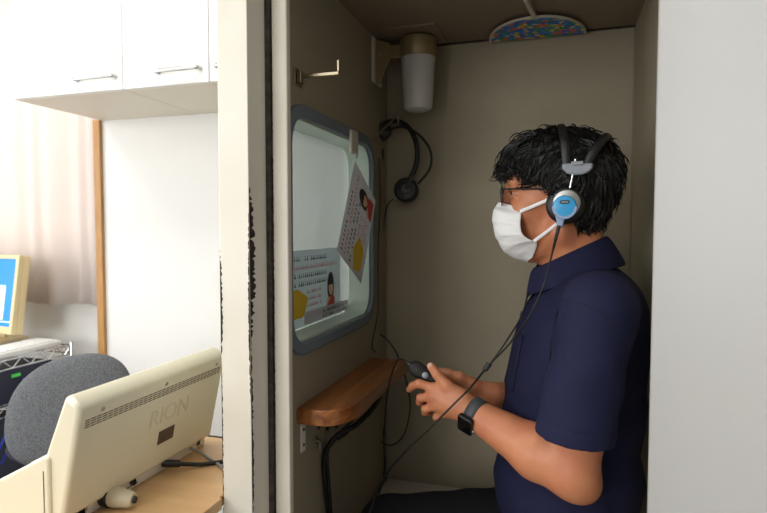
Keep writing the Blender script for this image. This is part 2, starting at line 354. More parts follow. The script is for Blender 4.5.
# grommets in a row below the shelf
for i, (px, py) in enumerate(((318, 427), (327, 428), (336, 426))):
    p = at(px, py, X=XL)
    o = MB().lathe([(0, 0), (.006, 0), (.006, .004), (.003, .005), (0, .003)], (XL, p.y, p.z), (1, 0, 0), M['graycup'], 14).obj('jack_socket', smooth=True)
    tag(o, 'small dark jack socket in booth wall under shelf, ' + ('nearest the cream bracket', 'middle of three', 'farthest from the cream bracket')[i], 'socket', 'jack sockets under the shelf')
# beige platform along the back of the booth and a stool under the person
tag(MB().box((XL + .004, 1.44, .06), (XR - .004, YB - .004, .385), M['bench']).obj('bench_seat', bevel=.012), 'beige box bench along back of booth, behind person\'s legs', 'bench')

# cables on the wall
def cable(name, label, pts, r, m='cable', par=None, cat='cable', n=8):
    o = MB().tube(pts, r, M[m], n, 10).obj(name, par, smooth=True)
    if label: tag(o, label, cat)
    return o
def path(l): return [at(a, b, **{k: v}) for a, b, k, v in l]
cable('cable', 'thick black cable hanging below the wooden shelf down the booth wall', path([(383, 391, 'X', -.425), (373, 408, 'X', -.430), (357, 424, 'X', -.450), (345, 431, 'X', -.470), (333, 440, 'X', -.495), (325, 455, 'X', -.508), (325, 480, 'X', -.508), (329, 515, 'X', -.508), (330, 540, 'X', -.508)]), .0065)
cable('cable', 'second black cable slanting close beneath the shelf, tied with clip', path([(378, 394, 'X', -.420), (366, 408, 'X', -.430), (350, 423, 'X', -.455), (335, 437, 'X', -.480), (328, 452, 'X', -.495), (329, 480, 'X', -.495), (332, 520, 'X', -.495)]), .003)
p = at(343, 433, X=-.490)
tag(MB().tube(path([(337, 437, 'X', -.483), (347, 430, 'X', -.465)]), .009, M['blackm'], 10, 0).obj('cable_clamp'), 'black clamp around the cables under the wooden shelf', 'clamp')
cable('cable', 'thin black wire running down the corner of the booth from hanging headphones', path([(379, 158, 'X', -.5145), (380, 200, 'X', -.5145), (378, 260, 'X', -.5145), (378, 310, 'X', -.5145), (372, 345, 'X', -.5145), (376, 352, 'X', -.5145)]), .0016)
cable('cable', 'black wire hooked behind shelf end, drooping in big loop under it', path([(371, 352, 'Y', 1.645), (369, 340, 'Y', 1.645), (374, 333, 'Y', 1.645), (384, 337, 'Y', 1.64), (396, 352, 'Y', 1.635), (406, 380, 'Y', 1.635), (410, 408, 'Y', 1.635), (404, 434, 'Y', 1.64), (392, 445, 'Y', 1.645), (380, 440, 'Y', 1.65), (374, 425, 'Y', 1.655), (373, 405, 'Y', 1.66), (380, 385, 'Y', 1.665)]), .0022)
cable('cable', 'thin black wire hanging straight down behind the loop under shelf', path([(382, 370, 'Y', 1.66), (380, 400, 'Y', 1.67), (383, 430, 'Y', 1.67), (385, 462, 'Y', 1.67), (384, 479, 'Y', 1.665)]), .0018)

# headphones hanging from a peg on the back wall
pg = thing('wall_peg', 'slanted brass peg beside the window top corner holding the spare headphones', 'hook', at(373, 139, X=XL))
k0, k1 = at(373, 139, X=XL), at(397, 116, Y=1.63)
MB().tube([k0, k1], .0028, M['brass'], 8, 0).tube([k1 + Vector((.002, 0, .006)), k1 + Vector((.004, 0, -.022))], .0024, M['brass'], 8, 0).obj('peg_rod', pg, smooth=True)
MB().box((XL, k0.y - .012, k0.z - .012), (XL + .003, k0.y + .012, k0.z + .012), M['brass']).obj('peg_plate', pg, bevel=.001)
hh = thing('headphones', 'black spare headphones hanging on back wall beside the window', 'headphones', at(400, 160, Y=1.66))
MB().tube(path([(378, 127, 'Y', 1.655), (388, 122, 'Y', 1.655), (400, 122, 'Y', 1.655), (411, 131, 'Y', 1.655), (417, 147, 'Y', 1.655), (416, 165, 'Y', 1.655), (409, 181, 'Y', 1.65)]), 0, M['pad'], 10, 8, flat=(.005, .0075, (0, 1, 0))).obj('headband', hh, smooth=True)
MB().tube(path([(388, 130, 'Y', 1.645), (402, 127, 'Y', 1.645), (418, 134, 'Y', 1.645), (430, 150, 'Y', 1.645), (430, 168, 'Y', 1.645), (418, 184, 'Y', 1.645)]), .0035, M['black'], 8, 8).obj('headband_wire', hh, smooth=True)
for nm, (px, py, yy), r, ax in (('ear_cup', (406, 190, 1.66), .036, (.12, -1, .1)), ('ear_cup', (383, 131, 1.652), .026, (.55, -.8, .2))):
    e = MB().lathe([(0, -.012), (r * .9, -.012), (r, -.006), (r, .008), (r * .85, .016), (r * .4, .02), (r * .36, .017), (0, .017)], at(px, py, Y=yy), ax, M['graycup'] if r < .03 else M['black']).obj(nm, hh, smooth=True)
    MB().lathe([(r * .5, -.026), (r * .97, -.024), (r, -.018), (r * .92, -.012), (r * .5, -.012)], at(px, py, Y=yy), ax, M['pad']).obj('ear_cushion', e, smooth=True)
MB().tube(path([(412, 177, 'Y', 1.65), (409, 183, 'Y', 1.645), (406, 188, 'Y', 1.64)]), .006, M['graycup'], 8).obj('yoke', hh, smooth=True)
MB().tube(path([(398, 196, 'Y', 1.65), (394, 199, 'Y', 1.65)]), .004, M['silver'], 8, 0).obj('strain_relief', hh, smooth=True)
MB().tube(path([(396, 197, 'Y', 1.655), (389, 203, 'Y', 1.665), (385, 215, 'Y', 1.675), (383, 240, 'Y', 1.68), (381, 290, 'Y', 1.68), (379, 330, 'Y', 1.68), (378, 352, 'Y', 1.68)]), .0018, M['cable'], 8).obj('headphone_cord', hh, smooth=True)
MB().tube(path([(382, 140, 'Y', 1.665), (382, 150, 'Y', 1.665)]), .001, M['black'], 6, 0).box(tuple(at(376, 160, Y=1.66)), tuple(at(384, 149, Y=1.675)), M['black']).obj('cord_clip', hh)

# ------------------------------------------------------------------ papers and sticker on the window
def sheet(P0, U, V, th, base, deco):             # sheet frame: origin, unit right, unit up ; deco items in metres
    U = U.normalized(); V = V.normalized(); N = U.cross(V).normalized(); b = MB()
    def quad(u0, v0, u1, v1, m, z=.0006):
        b.prism([P0 + U * u0 + V * v0 + N * z, P0 + U * u1 + V * v0 + N * z, P0 + U * u1 + V * v1 + N * z, P0 + U * u0 + V * v1 + N * z], N * .0003, m)
    def poly(pts, m, z=.0008): b.prism([P0 + U * a + V * c + N * z for a, c in pts], N * .0003, m)
    deco(b, quad, poly); return b
def textline(quad, u0, u1, v, h, m):             # an unreadable printed line: strokes of irregular width
    u = u0
    while u < u1:
        wd = random.uniform(.4, .8) * h
        if random.random() < .85:
            quad(u, v, min(u + wd, u1), v + h * random.uniform(.35, .5), m); quad(u + wd * .3, v, min(u + wd * .6, u1), v + h, m, .0007)
        u += h * 1.05
def ellipse(cu, cv, ru, rv, n=20, w=0): return [(cu + ru * (1 + w * math.sin(5 * t)) * math.cos(t), cv + rv * (1 + w * math.sin(5 * t)) * math.sin(t)) for t in np.linspace(0, 2 * PI, n, endpoint=False)]
def girl(poly, u, v, s):                          # plain printed figure: dark hair, red top
    poly(ellipse(u, v + .62 * s, .20 * s, .34 * s), M['hairink'], .0008)
    poly([(u - .24 * s, v), (u + .26 * s, v), (u + .22 * s, v + .36 * s), (u + .05 * s, v + .42 * s), (u - .2 * s, v + .34 * s)], M['inkred'], .0011)
    poly(ellipse(u, v + .58 * s, .125 * s, .17 * s), M['faceink'], .0014)
    poly([(u - .15 * s, v + .66 * s), (u + .15 * s, v + .66 * s), (u + .12 * s, v + .85 * s), (u - .12 * s, v + .85 * s)], M['hairink'], .0017)
    poly([(u - .22 * s, v + .2 * s), (u - .04 * s, v + .34 * s), (u - .09 * s, v + .40 * s), (u - .27 * s, v + .27 * s)], M['faceink'], .0014)
# hanging sheet (tilted)
top = at(355.5, 157, X=-.500); right = at(375.5, 201, X=-.490); left = at(337.5, 246, X=-.505)
bot = left + right - top
top = at(355.5, 157, X=-.500); right = at(375.5, 201, X=-.500); left = at(337.5, 246, X=-.500); bot = left + right - top
U = right - bot; Wd = U.length; V = left - bot; Hh = V.length
V = (V - U * (U.dot(V) / U.dot(U))).normalized() * Hh
P0 = bot
def poster_print(P0, U, V, m):
    Wb, Hb = U.length, V.length; N = U.cross(V).normalized()
    def d(b, quad, poly):
        b.prism([P0, P0 + U, P0 + U + V, P0 + V], N * .0005, m)
        for i, mm in enumerate(('ink', 'pinkink', 'ink', 'ink')): textline(quad, Wb * .05, Wb * (.93 if i == 1 else .72), Hb * (.86 - .11 * i), Hb * .06, M[mm])
        for i in range(4): textline(quad, Wb * .38, Wb * .62, Hb * (.42 - .09 * i), Hb * .045, M['pinkink'])
        girl(poly, Wb * .80, Hb * .06, Hb * .62)
        poly(ellipse(Wb * .21, Hb * .30, Wb * .17, Hb * .19, 30, .09), M['yellow'], .0009)
        for i in range(3): textline(quad, Wb * .10, Wb * .32, Hb * (.36 - .09 * i), Hb * .05, M['orange' if i else 'inkred'])
    return d
tag(sheet(P0, U, V, .0006, None, poster_print(P0, U, V, M['paper'])).obj('paper_sheet'), 'tilted printed paper sheet with yellow balloon hanging over the booth window', 'paper')
so = thing('frame_hook', 'small white clip hook on window frame top that holds the hanging sheet', 'hook', (-.503, top.y, 1.40))
q0, q1 = at(351.5, 153, X=-.501), at(357.5, 132, X=-.501)
MB().box((-.5075, q0.y, q0.z), (-.499, q1.y, q1.z), M['stick']).obj('clip_block', so, bevel=.002)
MB().tube([(-.500, (q0.y + q1.y) / 2, q0.z + .006), (-.497, (q0.y + q1.y) / 2, q0.z - .004), (-.4955, top.y, top.z + .002), (-.499, top.y, top.z - .004)], .0018, M['steel'], 8).obj('hook_arm', so, smooth=True)
# faded poster on the outer face of the glass
XG = -.5812
P0b = Vector((XG, 1.12, .938)); Wb, Hb = .350, .182
Ub, Vb = Vector((0, Wb, 0)), Vector((0, 0, Hb))
tag(sheet(P0b, Ub, Vb, .0005, None, poster_print(P0b, Ub, Vb, M['paper_old'])).obj('poster'), 'pale printed poster with yellow cloud stuck behind the window glass, lower left', 'poster')
P1 = Vector((-.5795, 1.235, .940)); sl = MB()
def deco3(b, quad, poly):
    quad(0, 0, .29, .030, M['paper'], 0)
    for i in range(2): textline(quad, .11, .275, .004 + .012 * i, .009, M['ink'])
tag(sheet(P1, Vector((0, 1, 0)), Vector((0, 0, 1)), 0, None, deco3).obj('label_sticker'), 'white label strip with small dark print at bottom of the booth window', 'sticker')

# ------------------------------------------------------------------ the office seen left of the booth
def cabinet(x0, x1, label, hx):
    c = thing('wall_cabinet', label, 'cabinet', (x0, 1.9, 1.61), 'wall cabinets')
    MB().box((x0 + .001, 1.518, 1.61), (x1 - .001, 1.898, 2.30), M['under']).obj('cabinet_body', c, bevel=.001)
    d = MB().box((x0 + .0015, 1.50, 1.6115), (x1 - .0015, 1.517, 2.30), M['white']).obj('door', c, bevel=.0015)
    zc = 1.655
    MB().tube([(hx - .075, 1.502, zc), (hx - .07, 1.480, zc - .002), (hx - .03, 1.474, zc - .004), (hx + .03, 1.474, zc - .004), (hx + .07, 1.480, zc - .002), (hx + .075, 1.502, zc)], 0, M['steel'], 10, 8, flat=(.005, .009, (0, 1, 0))).obj('handle', d, smooth=True)
cabinet(-1.787, -1.327, 'white wall cabinet at the end beside the pink curtain', -1.428)
cabinet(-1.326, -1.012, 'white wall cabinet with full handle, between the end cabinet and the booth post', -1.115)
cabinet(-1.011, -.72, 'white wall cabinet mostly hidden behind the booth post', -.905)
# curtain
rows = []
zs = [2.35, 1.7, 1.2, .845]
for z in zs:
    row = []
    for i in range(140):
        x = -3.0 + 1.172 * i / 139; k = 1 + .25 * (2.35 - z)
        row.append(Vector((x, 1.935 + .008 * k * math.sin(x * 52 + 1.2 * math.sin(x * 23)) + .006 * math.sin(x * 31), z - (.006 * math.sin(x * 17) if z < .9 else 0))))
    rows.append(row)
tag(MB().grid(rows, M['curtain']).obj('curtain', smooth=True, solid=.002), 'pale pink curtain hanging left of the cabinets', 'curtain')
# desk
dk = thing('desk', 'tan topped office desk carrying the cream device', 'desk', (-.85, .82, 0))
DZ = .665
lo = [(-1.0, .30), (-.600, .30), (-.600, .912), (-.606, .912), (-.606, 1.18), (-1.0, 1.18)]
MB().prism([(x, y, DZ - .022) for x, y in lo], (0, 0, .022), M['desk']).obj('desk_top', dk, bevel=.002)
MB().box((-1.0, 1.18, DZ - .03), (-.606, 1.186, DZ + .001), M['blackm']).obj('edge_strip', dk)  # thin black strip along the desk's far end
for x, y in ((-.97, .34), (-.61, .34), (-.97, 1.14), (-.64, 1.14)): MB().box((x - .02, y - .02, 0), (x + .02, y + .02, DZ - .022), M['steel']).obj('leg', dk, bevel=.003)
# the cream test device : raised slanted back with low console in front of it
au = thing('hearing_test_device', 'cream desktop hearing test device, seen from its vented back', 'device', (-.9, .9, DZ))
Y0, Y1 = .714, 1.130
prof = [(-.730, .878), (-.734, .887), (-.752, .901), (-.760, .901), (-.806, .795), (-.815, .690), (-.770, .690)]
cs = MB().prism([(x, Y0, z) for x, z in prof][::-1], (0, Y1 - Y0, 0), M['device']).obj('back_case', au, bevel=.009, seg=4)
BT, BB = Vector((-.730, 0, .878)), Vector((-.770, 0, .690))
dn = (BB - BT).normalized(); on = Vector((-dn.z, 0, dn.x)); on = on if on.x > 0 else -on
def bk(y, t, off=.0004): return Vector((0, y, 0)) + BT + dn * t + on * off
v = MB()
for r in range(4):
    y = Y0 + .016
    while y < Y1 - .018:
        v.prism([bk(y, .020 + .0042 * r), bk(y + .0100, .020 + .0042 * r), bk(y + .0100, .0216 + .0042 * r), bk(y, .0216 + .0042 * r)], on * .0003, M['slit']); y += .0125
v.obj('vent_slots', cs)
for y in (Y0 + .052, Y0 + .215, Y1 - .03): MB().lathe([(0, 0), (.0042, 0), (.0036, .0012), (.0012, .0012), (0, .0006)], bk(y, .011, 0), on, M['steel'], 16).obj('screw', cs)
MB().prism([bk(.93, .112), bk(.977, .112), bk(.977, .140), bk(.93, .140)], on * .001, M['plate']).obj('type_plate', cs)
tp = MB()
for i in range(4): tp.prism([bk(.934, .116 + .0052 * i, .0016), bk(.966 - .006 * (i % 2), .116 + .0052 * i, .0016), bk(.966 - .006 * (i % 2), .1176 + .0052 * i, .0016), bk(.934, .1176 + .0052 * i, .0016)], on * .0002, M['slit'])
tp.obj('plate_print', cs)
text('case_lettering', 'RION', .050, bk(.955, .078, .0006), Matrix(((0, -dn.x, on.x), (1, -dn.y, on.y), (0, -dn.z, on.z))), M['ghost'], cs, .0003)
MB().box((-.84, Y0 + .02, DZ), (-.790, Y1 - .012, .70), M['device']).obj('rear_skirt', au, bevel=.003)
pr2 = [(-.79, DZ + .001), (-.79, .797), (-.80, .800), (-.806, .796), (-.945, .724), (-.955, .712), (-.955, DZ + .001)]
MB().prism([(x, Y0 - .006, z) for x, z in pr2][::-1], (0, Y1 - Y0 + .012, 0), M['device']).obj('console_body', au, bevel=.010, seg=4)
MB().prism([(-.815, Y0 + .014, .7925), (-.85, Y0 + .014, .7745), (-.85, Y0 + .05, .7745), (-.815, Y0 + .05, .7925)], (0, 0, .001), M['white']).obj('highlight_patch', au)  # white patch painted as a highlight on the console top
MB().prism([(-.800, Y0 - .0065, .775), (-.800, Y0 - .0065, DZ + .01), (-.8012, Y0 - .0065, DZ + .01), (-.8012, Y0 - .0065, .775)], (0, -.0005, 0), M['slit']).obj('seam', au)
MB().prism([(-.789, .78, DZ + .001), (-.789, 1.095, DZ + .001), (-.780, 1.095, .694), (-.780, .78, .694)], (-.012, 0, 0), M['white']).obj('socket_panel', au)
MB().lathe([(0, 0), (.0075, 0), (.0075, .003), (.005, .003), (.005, .001), (0, .001)], (-.783, .888, .682), (1, 0, .3), M['black'], 18).obj('socket', au, smooth=True)
for i in range(5): MB().prism([(-.782, .872 + .006 * i, .6745), (-.782, .876 + .006 * i, .6745), (-.7813, .876 + .006 * i, .6775), (-.7813, .872 + .006 * i, .6775)], (.0004, 0, 0), M['slit']).obj('socket_print', au)
cn = thing('cable_connector', 'yellowed round plug in the back of the cream device', 'plug', (-.75, .82, DZ))
MB().lathe([(0, -.03), (.017, -.03), (.018, .0), (.016, .012), (.0145, .026), (.011, .033), (0, .033)], (-.758, .822, .685), (1, .10, -.04), M['plugcream'], 24).obj('plug_body', cn, smooth=True)
MB().lathe([(0, 0), (.0065, 0), (.006, .003), (0, .003)], (-.725, .8255, .6837), (1, .10, -.04), M['black'], 14).obj('cable_hole', cn)
MB().lathe([(0, 0), (.019, 0), (.019, .014), (0, .014)], (-.782, .818, .687), (1, 0, 0), M['blackm'], 20).obj('plug_ring', cn)
k1 = MB().tube([(-.776, .965, .688), (-.755, .985, .682), (-.72, 1.02, .671), (-.68, 1.05, .6705), (-.64, 1.06, .6705), (-.612, 1.065, .6705)], .0045, M['cable'], 10).obj('power_cable', smooth=True)
tag(k1, 'black cable from back of the cream device across the tan desk', 'cable')
MB().tube([(-.776, .965, .688), (-.752, .99, .681)], .0075, M['black'], 10, 0).obj('plug', k1, smooth=True)
tag(MB().tube([(-.778, 1.06, .684), (-.76, 1.062, .680), (-.735, 1.06, .6695), (-.69, 1.035, .6695), (-.65, 1.01, .6695), (-.612, 1.0, .6695)], .0032, M['greycable'], 10).obj('signal_cable', smooth=True), 'thin grey cable lying on tan desk beside the black one', 'cable')
# office chair
oc = thing('office_chair', 'grey cloth office chair with rounded backrest behind the desk', 'chair', (-1.36, 1.32, 0))
cc = at(69, 409, Y=1.26); bn = Vector((.42, -.86, .28)).normalized(); bu = Vector((0, 0, 1)); br = bu.cross(bn).normalized(); bu = bn.cross(br)
rows = []
for i in range(15):
    a = PI * i / 14; row = []
    for k in range(40):
        t = 2 * PI * k / 40; q = lambda c, e: math.copysign(abs(c) ** e, c)
        x = .168 * q(math.cos(t), .85) * math.sin(a) ** .55; y = .152 * q(math.sin(t), .85) * math.sin(a) ** .55
        x *= 1 + .12 * (y / .15) * 0
        row.append(cc + br * x + bu * (y + .16 * x) + bn * (.034 * math.cos(a) - .25 * x * x))
    rows.append(row)
MB().grid(rows, M['chair'], True).obj('backrest', oc, smooth=True, sub=1)
MB().ball((-1.46, 1.42, .50), (.20, .19, .045), M['darkblue'], 24).obj('seat', oc, smooth=True)
MB().tube([cc - bn * .03, cc - bn * .07 + Vector((0, 0, -.15)), Vector((-1.36, 1.40, .46))], .018, M['blackm'], 8).obj('back_stem', oc, smooth=True)
MB().lathe([(0, 0), (.025, 0), (.025, .38), (0, .38)], (-1.36, 1.38, .08), (0, 0, 1), M['blackm'], 16).obj('gas_column', oc)
for k in range(5):
    a = k * 2 * PI / 5; e = Vector((-1.36 + .26 * math.cos(a), 1.38 + .26 * math.sin(a), .065))
    g = MB().tube([(-1.36, 1.38, .1), e], .017, M['blackm'], 8, 0).obj('leg', oc)
    MB().ball(e + Vector((0, 0, -.035)), .028, M['black'], 12).obj('caster', g, smooth=True)
# wire rack, with what stands on it
rk = thing('wire_rack', 'chrome wire shelf rack beneath the monitor at the window', 'rack', (-2.15, 1.4, 0))
def wire_shelf(z):
    b = MB(); x0, x1, y0, y1 = -2.40, -1.92, 1.0, 1.85
    for (p, q) in (((x0, y0), (x1, y0)), ((x1, y0), (x1, y1)), ((x0, y1), (x1, y1)), ((x0, y0), (x0, y1))):
        for dz in (0, -.034): b.tube([(p[0], p[1], z + dz), (q[0], q[1], z + dz)], .003, M['chrome'], 6, 0)
        n = 22; L = []
        for i in range(n + 1): L.append((p[0] + (q[0] - p[0]) * i / n, p[1] + (q[1] - p[1]) * i / n, z - (.034 if i % 2 else 0)))
        b.tube(L, .0022, M['chrome'], 6, 0)
    for i in range(1, 17): b.tube([(x0 + (x1 - x0) * i / 17, y0, z), (x0 + (x1 - x0) * i / 17, y1, z)], .0018, M['chrome'], 6, 0)
    return b.obj('wire_shelf', rk, smooth=True)
for z in (.692, .52, .15): wire_shelf(z)
for x, y in ((-1.92, 1.0), (-2.40, 1.0), (-1.92, 1.85), (-2.40, 1.85)):
    MB().lathe([(0, 0), (.012, 0), (.012, .70), (.009, .706), (0, .706)], (x, y, 0), (0, 0, 1), M['chrome'], 14).obj('post', rk, smooth=True)
kb = thing('keyboard', 'pale computer keyboard on top of wire rack', 'keyboard', (-2.01, 1.60, .695))
KR = Matrix.Rotation(math.radians(92), 3, 'Z')
MB().box((-.23, -.065, 0), (.225, .065, .018), M['white'], KR, (-2.01, 1.60, .6955)).obj('keyboard_base', kb, bevel=.003)
ks = MB()
for r in range(5):
    for c in range(22): ks.box((-.218 + c * .0199, -.055 + r * .0225, .018), (-.202 + c * .0199, -.037 + r * .0225, .024), M['white'], KR, (-2.01, 1.60, .6955))
ks.obj('keys', kb)
mo = thing('computer_monitor', 'computer monitor with yellowed bezel and blue screen at left edge', 'monitor', (-2.232, 1.78, .695))
pr_ = [at(30, 330, Y=1.56), at(23, 255, Y=1.60)]
R = Matrix.Rotation(math.radians(-4), 3, 'X') @ Matrix.Rotation(0, 3, 'Z')
R = Matrix.Rotation(math.radians(-7), 3, 'Z') @ Matrix.Rotation(math.radians(-8), 3, 'X')
O = Vector((-2.272, 1.76, .906))
def mbx(lo, hi, m): return MB().box(lo, hi, m, R, O)
sw, shh = .19, .16
L0 = [R @ Vector(p) + O for p in ((-sw, 0, -shh), (sw, 0, -shh), (sw, 0, shh), (-sw, 0, shh))]
I0 = [R @ Vector(p) + O for p in ((-sw + .02, 0, -shh + .03), (sw - .018, 0, -shh + .03), (sw - .018, 0, shh - .016), (-sw + .02, 0, shh - .016))]
MB().ring(L0, I0, R @ Vector((0, .02, 0)), M['yellowed']).obj('bezel', mo, bevel=.002)
mbx((-sw, .02, -shh), (sw, .05, shh), M['yellowed']).obj('case', mo, bevel=.006)
mbx((-sw + .018, .006, -shh + .028), (sw - .016, .014, shh - .014), M['screenb']).obj('screen', mo)
wd = mbx((-.10, .0045, -.103), (.118, .0058, .036), M['screenw'])
wd.box((-.10, .0042, .024), (.118, .0047, .036), M['screens'], R, O); wd.box((-.165, .0045, -.114), (.165, .0056, -.108), M['screens'], R, O)
wd.obj('screen_image', mo)
MB().box((-.035, .03, -.20), (.035, .045, -.0), M['yellowed'], None, O + Vector((0, .02, 0))).box((-.1, -.06, -.2075), (.1, .09, -.192), M['yellowed'], None, O + Vector((0, .02, 0))).obj('stand', mo, bevel=.003)
bx = thing('electronic_box', 'dark box with green display on lower shelf of wire rack', 'device', (-2.15, 1.5, .524))
MB().box((-2.36, 1.20, .524), (-1.95, 1.78, .645), M['darkbox']).obj('case', bx, bevel=.004)
MB().box((-1.951, 1.60, .615), (-1.946, 1.635, .626), M['led']).obj('display', bx)
for i in range(4):
    pts = [(-1.944, 1.64 + .035 * i, .60), (-1.90, 1.66 + .035 * i, .595), (-1.87, 1.63 + .03 * i, .55), (-1.88, 1.56 + .035 * i, .49), (-1.87, 1.50 + .04 * i, .43), (-1.90, 1.47 + .04 * i, .33)]
    tag(MB().tube(pts, .0045, M['bluecable'], 8).obj('network_cable', smooth=True), 'blue cable looping down in front of the dark box on the rack', 'cable', 'blue cables at the wire rack')
dkb = MB().box((-2.36, 1.10, .153), (-1.95, 1.80, .46), M['darkbox'])
tag(dkb.obj('storage_box', bevel=.004), 'dark box on the bottom shelf of wire rack', 'box')

#PERSON

# ------------------------------------------------------------------ implicit-surface modeller for the figure
def cap(a, b, ra, rb, k=.02, clip=None, squash=None):
    a = np.array(a, float); b = np.array(b, float); ab = b - a; L2 = ab @ ab + 1e-12
    def f(p):
        q = p - a; h = np.clip(q @ ab / L2, 0, 1); w = q - h[:, None] * ab
        if squash is not None:                       # flatten across one direction
            n, s = squash; c = w @ n; w = w + np.outer(c * (1 / s - 1), n)
        d = np.linalg.norm(w, axis=1) - (ra + h * (rb - ra))
        if squash is not None: d = d * min(1, squash[1] * 1.0 + .0)
        if clip is not None: d = np.maximum(d, (p - clip[0]) @ clip[1])
        return d
    return (f, (a + b) / 2, np.sqrt(L2) / 2 + max(ra, rb), k, 1)
def ell(c, r, k=.02, R=None, sign=1):
    c = np.array(c, float); r = np.array(r, float)
    def f(p):
        q = p - c
        if R is not None: q = q @ R
        k0 = np.linalg.norm(q / r, axis=1); k1 = np.linalg.norm(q / (r * r), axis=1) + 1e-9
        return k0 * (k0 - 1) / k1
    return (f, c, r.max(), k, sign)
def neg(pr): return (pr[0], pr[1], pr[2], pr[3], -1)
def surface(prims, h, post=None, pad=.02, n=20):     # surface nets over blocks that touch the surface
    los = np.min([c - r for f, c, r, k, s in prims if s > 0], axis=0) - pad; his = np.max([c + r for f, c, r, k, s in prims if s > 0], axis=0) + pad
    N = np.ceil((his - los) / h).astype(int) + 1; nb = np.ceil(N / n).astype(int); S = (nb * n + 2).astype(np.int64)
    def ev(p, pl):
        d = np.full(len(p), 1.0)
        for f, c, r, k, s in pl:
            e = f(p)
            if s > 0: g = np.clip(.5 + .5 * (d - e) / k, 0, 1); d = d + (e - d) * g - k * g * (1 - g)
            else: g = np.clip(.5 - .5 * (d + e) / k, 0, 1); d = d + (-e - d) * g + k * g * (1 - g)
        return post(p, d) if post else d
    V, VK, Q = [], [], []
    I = np.arange(n + 1); gi = np.stack(np.meshgrid(I, I, I, indexing='ij'), -1); R = n * h * .87 + .002
    key = lambda a: (a[..., 0] * S[1] + a[..., 1]) * S[2] + a[..., 2]
    for b in np.ndindex(*nb):
        base = np.array(b) * n; ctr = los + (base + n / 2) * h
        pl = [q for q in prims if np.linalg.norm(ctr - q[1]) < q[2] + R + .05]
        if not any(q[4] > 0 for q in pl): continue
        if abs(ev(ctr[None], pl)[0]) > R * 1.6: continue
        P = los + (base + gi) * h; D = ev(P.reshape(-1, 3), pl).reshape(n + 1, n + 1, n + 1)
        if D.min() > 0 or D.max() < 0: continue
        sg = D < 0; cnt = np.zeros((n, n, n)); acc = np.zeros((n, n, n, 3))
        for ax in range(3):
            sl0 = [slice(None)] * 3; sl1 = [slice(None)] * 3; sl0[ax] = slice(0, n); sl1[ax] = slice(1, n + 1)
            a, c = D[tuple(sl0)], D[tuple(sl1)]; x = sg[tuple(sl0)] != sg[tuple(sl1)]
            t = np.where(x, a / np.where(x, a - c, 1), 0); pos = gi[tuple(sl0)].astype(float).copy(); pos[..., ax] += t
            o = [q for q in range(3) if q != ax]
            for i in (0, 1):
                for j in (0, 1):
                    s_ = [slice(None)] * 3; s_[o[0]] = slice(i, i + n); s_[o[1]] = slice(j, j + n)
                    xx = x[tuple(s_)]; cnt += xx; acc += pos[tuple(s_)] * xx[..., None]
            # faces on edges starting in this block
            e0 = [slice(0, n)] * 3; xs = x[tuple(e0)]; idx = np.argwhere(xs) + base
            if len(idx):
                inside = sg[tuple(sl0)][tuple(e0)][xs]; u = np.zeros(3, int); v = np.zeros(3, int); u[o[0]] = 1; v[o[1]] = 1
                q = np.stack([key(idx - u - v), key(idx - v), key(idx), key(idx - u)], 1)
                flip = inside if ax != 1 else ~inside
                q[~flip] = q[~flip][:, ::-1]; ok = np.all(idx - u - v >= 0, axis=1); Q.append(q[ok])
        m = cnt > 0; ci = np.argwhere(m); V.append(los + (base + acc[m] / cnt[m][:, None]) * h); VK.append(key(ci + base))
    V = np.concatenate(V); VK = np.concatenate(VK); Q = np.concatenate(Q)
    o = np.argsort(VK); V = V[o]; VK = VK[o]; ix = np.searchsorted(VK, Q); ix = np.clip(ix, 0, len(VK) - 1); ok = np.all(VK[ix] == Q, axis=1)
    return V, ix[ok]
def np_obj(name, V, Q, mats, parent, pick=None, relax=1):
    if relax:
        for it in range(relax):
            acc = np.zeros_like(V); c = np.zeros(len(V))
            for a, b in ((0, 1), (1, 2), (2, 3), (3, 0)):
                for x, y in ((a, b), (b, a)):
                    acc += np.stack([np.bincount(Q[:, x], V[Q[:, y], d], len(V)) for d in range(3)], 1); c += np.bincount(Q[:, x], minlength=len(V))
            V = V * .45 + .55 * acc / np.maximum(c, 1)[:, None]
    me = bpy.data.meshes.new(name); me.vertices.add(len(V)); me.vertices.foreach_set('co', V.astype(np.float32).ravel())
    me.loops.add(Q.size); me.loops.foreach_set('vertex_index', Q.astype(np.int32).ravel())
    me.polygons.add(len(Q)); me.polygons.foreach_set('loop_start', np.arange(0, Q.size, 4, dtype=np.int32)); me.polygons.foreach_set('loop_total', np.full(len(Q), 4, dtype=np.int32))
    for m in mats: me.materials.append(m)
    if pick is not None: me.polygons.foreach_set('material_index', pick(V[Q].mean(1)).astype(np.int32))
    me.polygons.foreach_set('use_smooth', np.ones(len(Q), bool)); me.update(calc_edges=True); me.validate()
    o = bpy.data.objects.new(name, me); C.objects.link(o)
    if parent: o.parent = parent; o.matrix_parent_inverse = Matrix.Translation(-parent.location)
    return o

# ------------------------------------------------------------------ the person: seated, facing the left wall, both hands round a response button
YM = 1.20                                            # plane of symmetry
H = thing('person', 'person in navy polo shirt and white face mask sitting in booth, holding response button', 'person', (.03, YM, .50))
A3 = lambda px, py, Y: np.array(at(px, py, Y=Y))
# skeleton of the arms and hands
SHL, ELL, WRL = np.array((.064, 1.01, 1.035)), A3(572, 473, 1.0), A3(470, 411, 1.083)
SHR, ELR, WRR = np.array((.064, 1.39, 1.035)), np.array((.035, 1.385, .765)), A3(493, 395, 1.19)
B = []
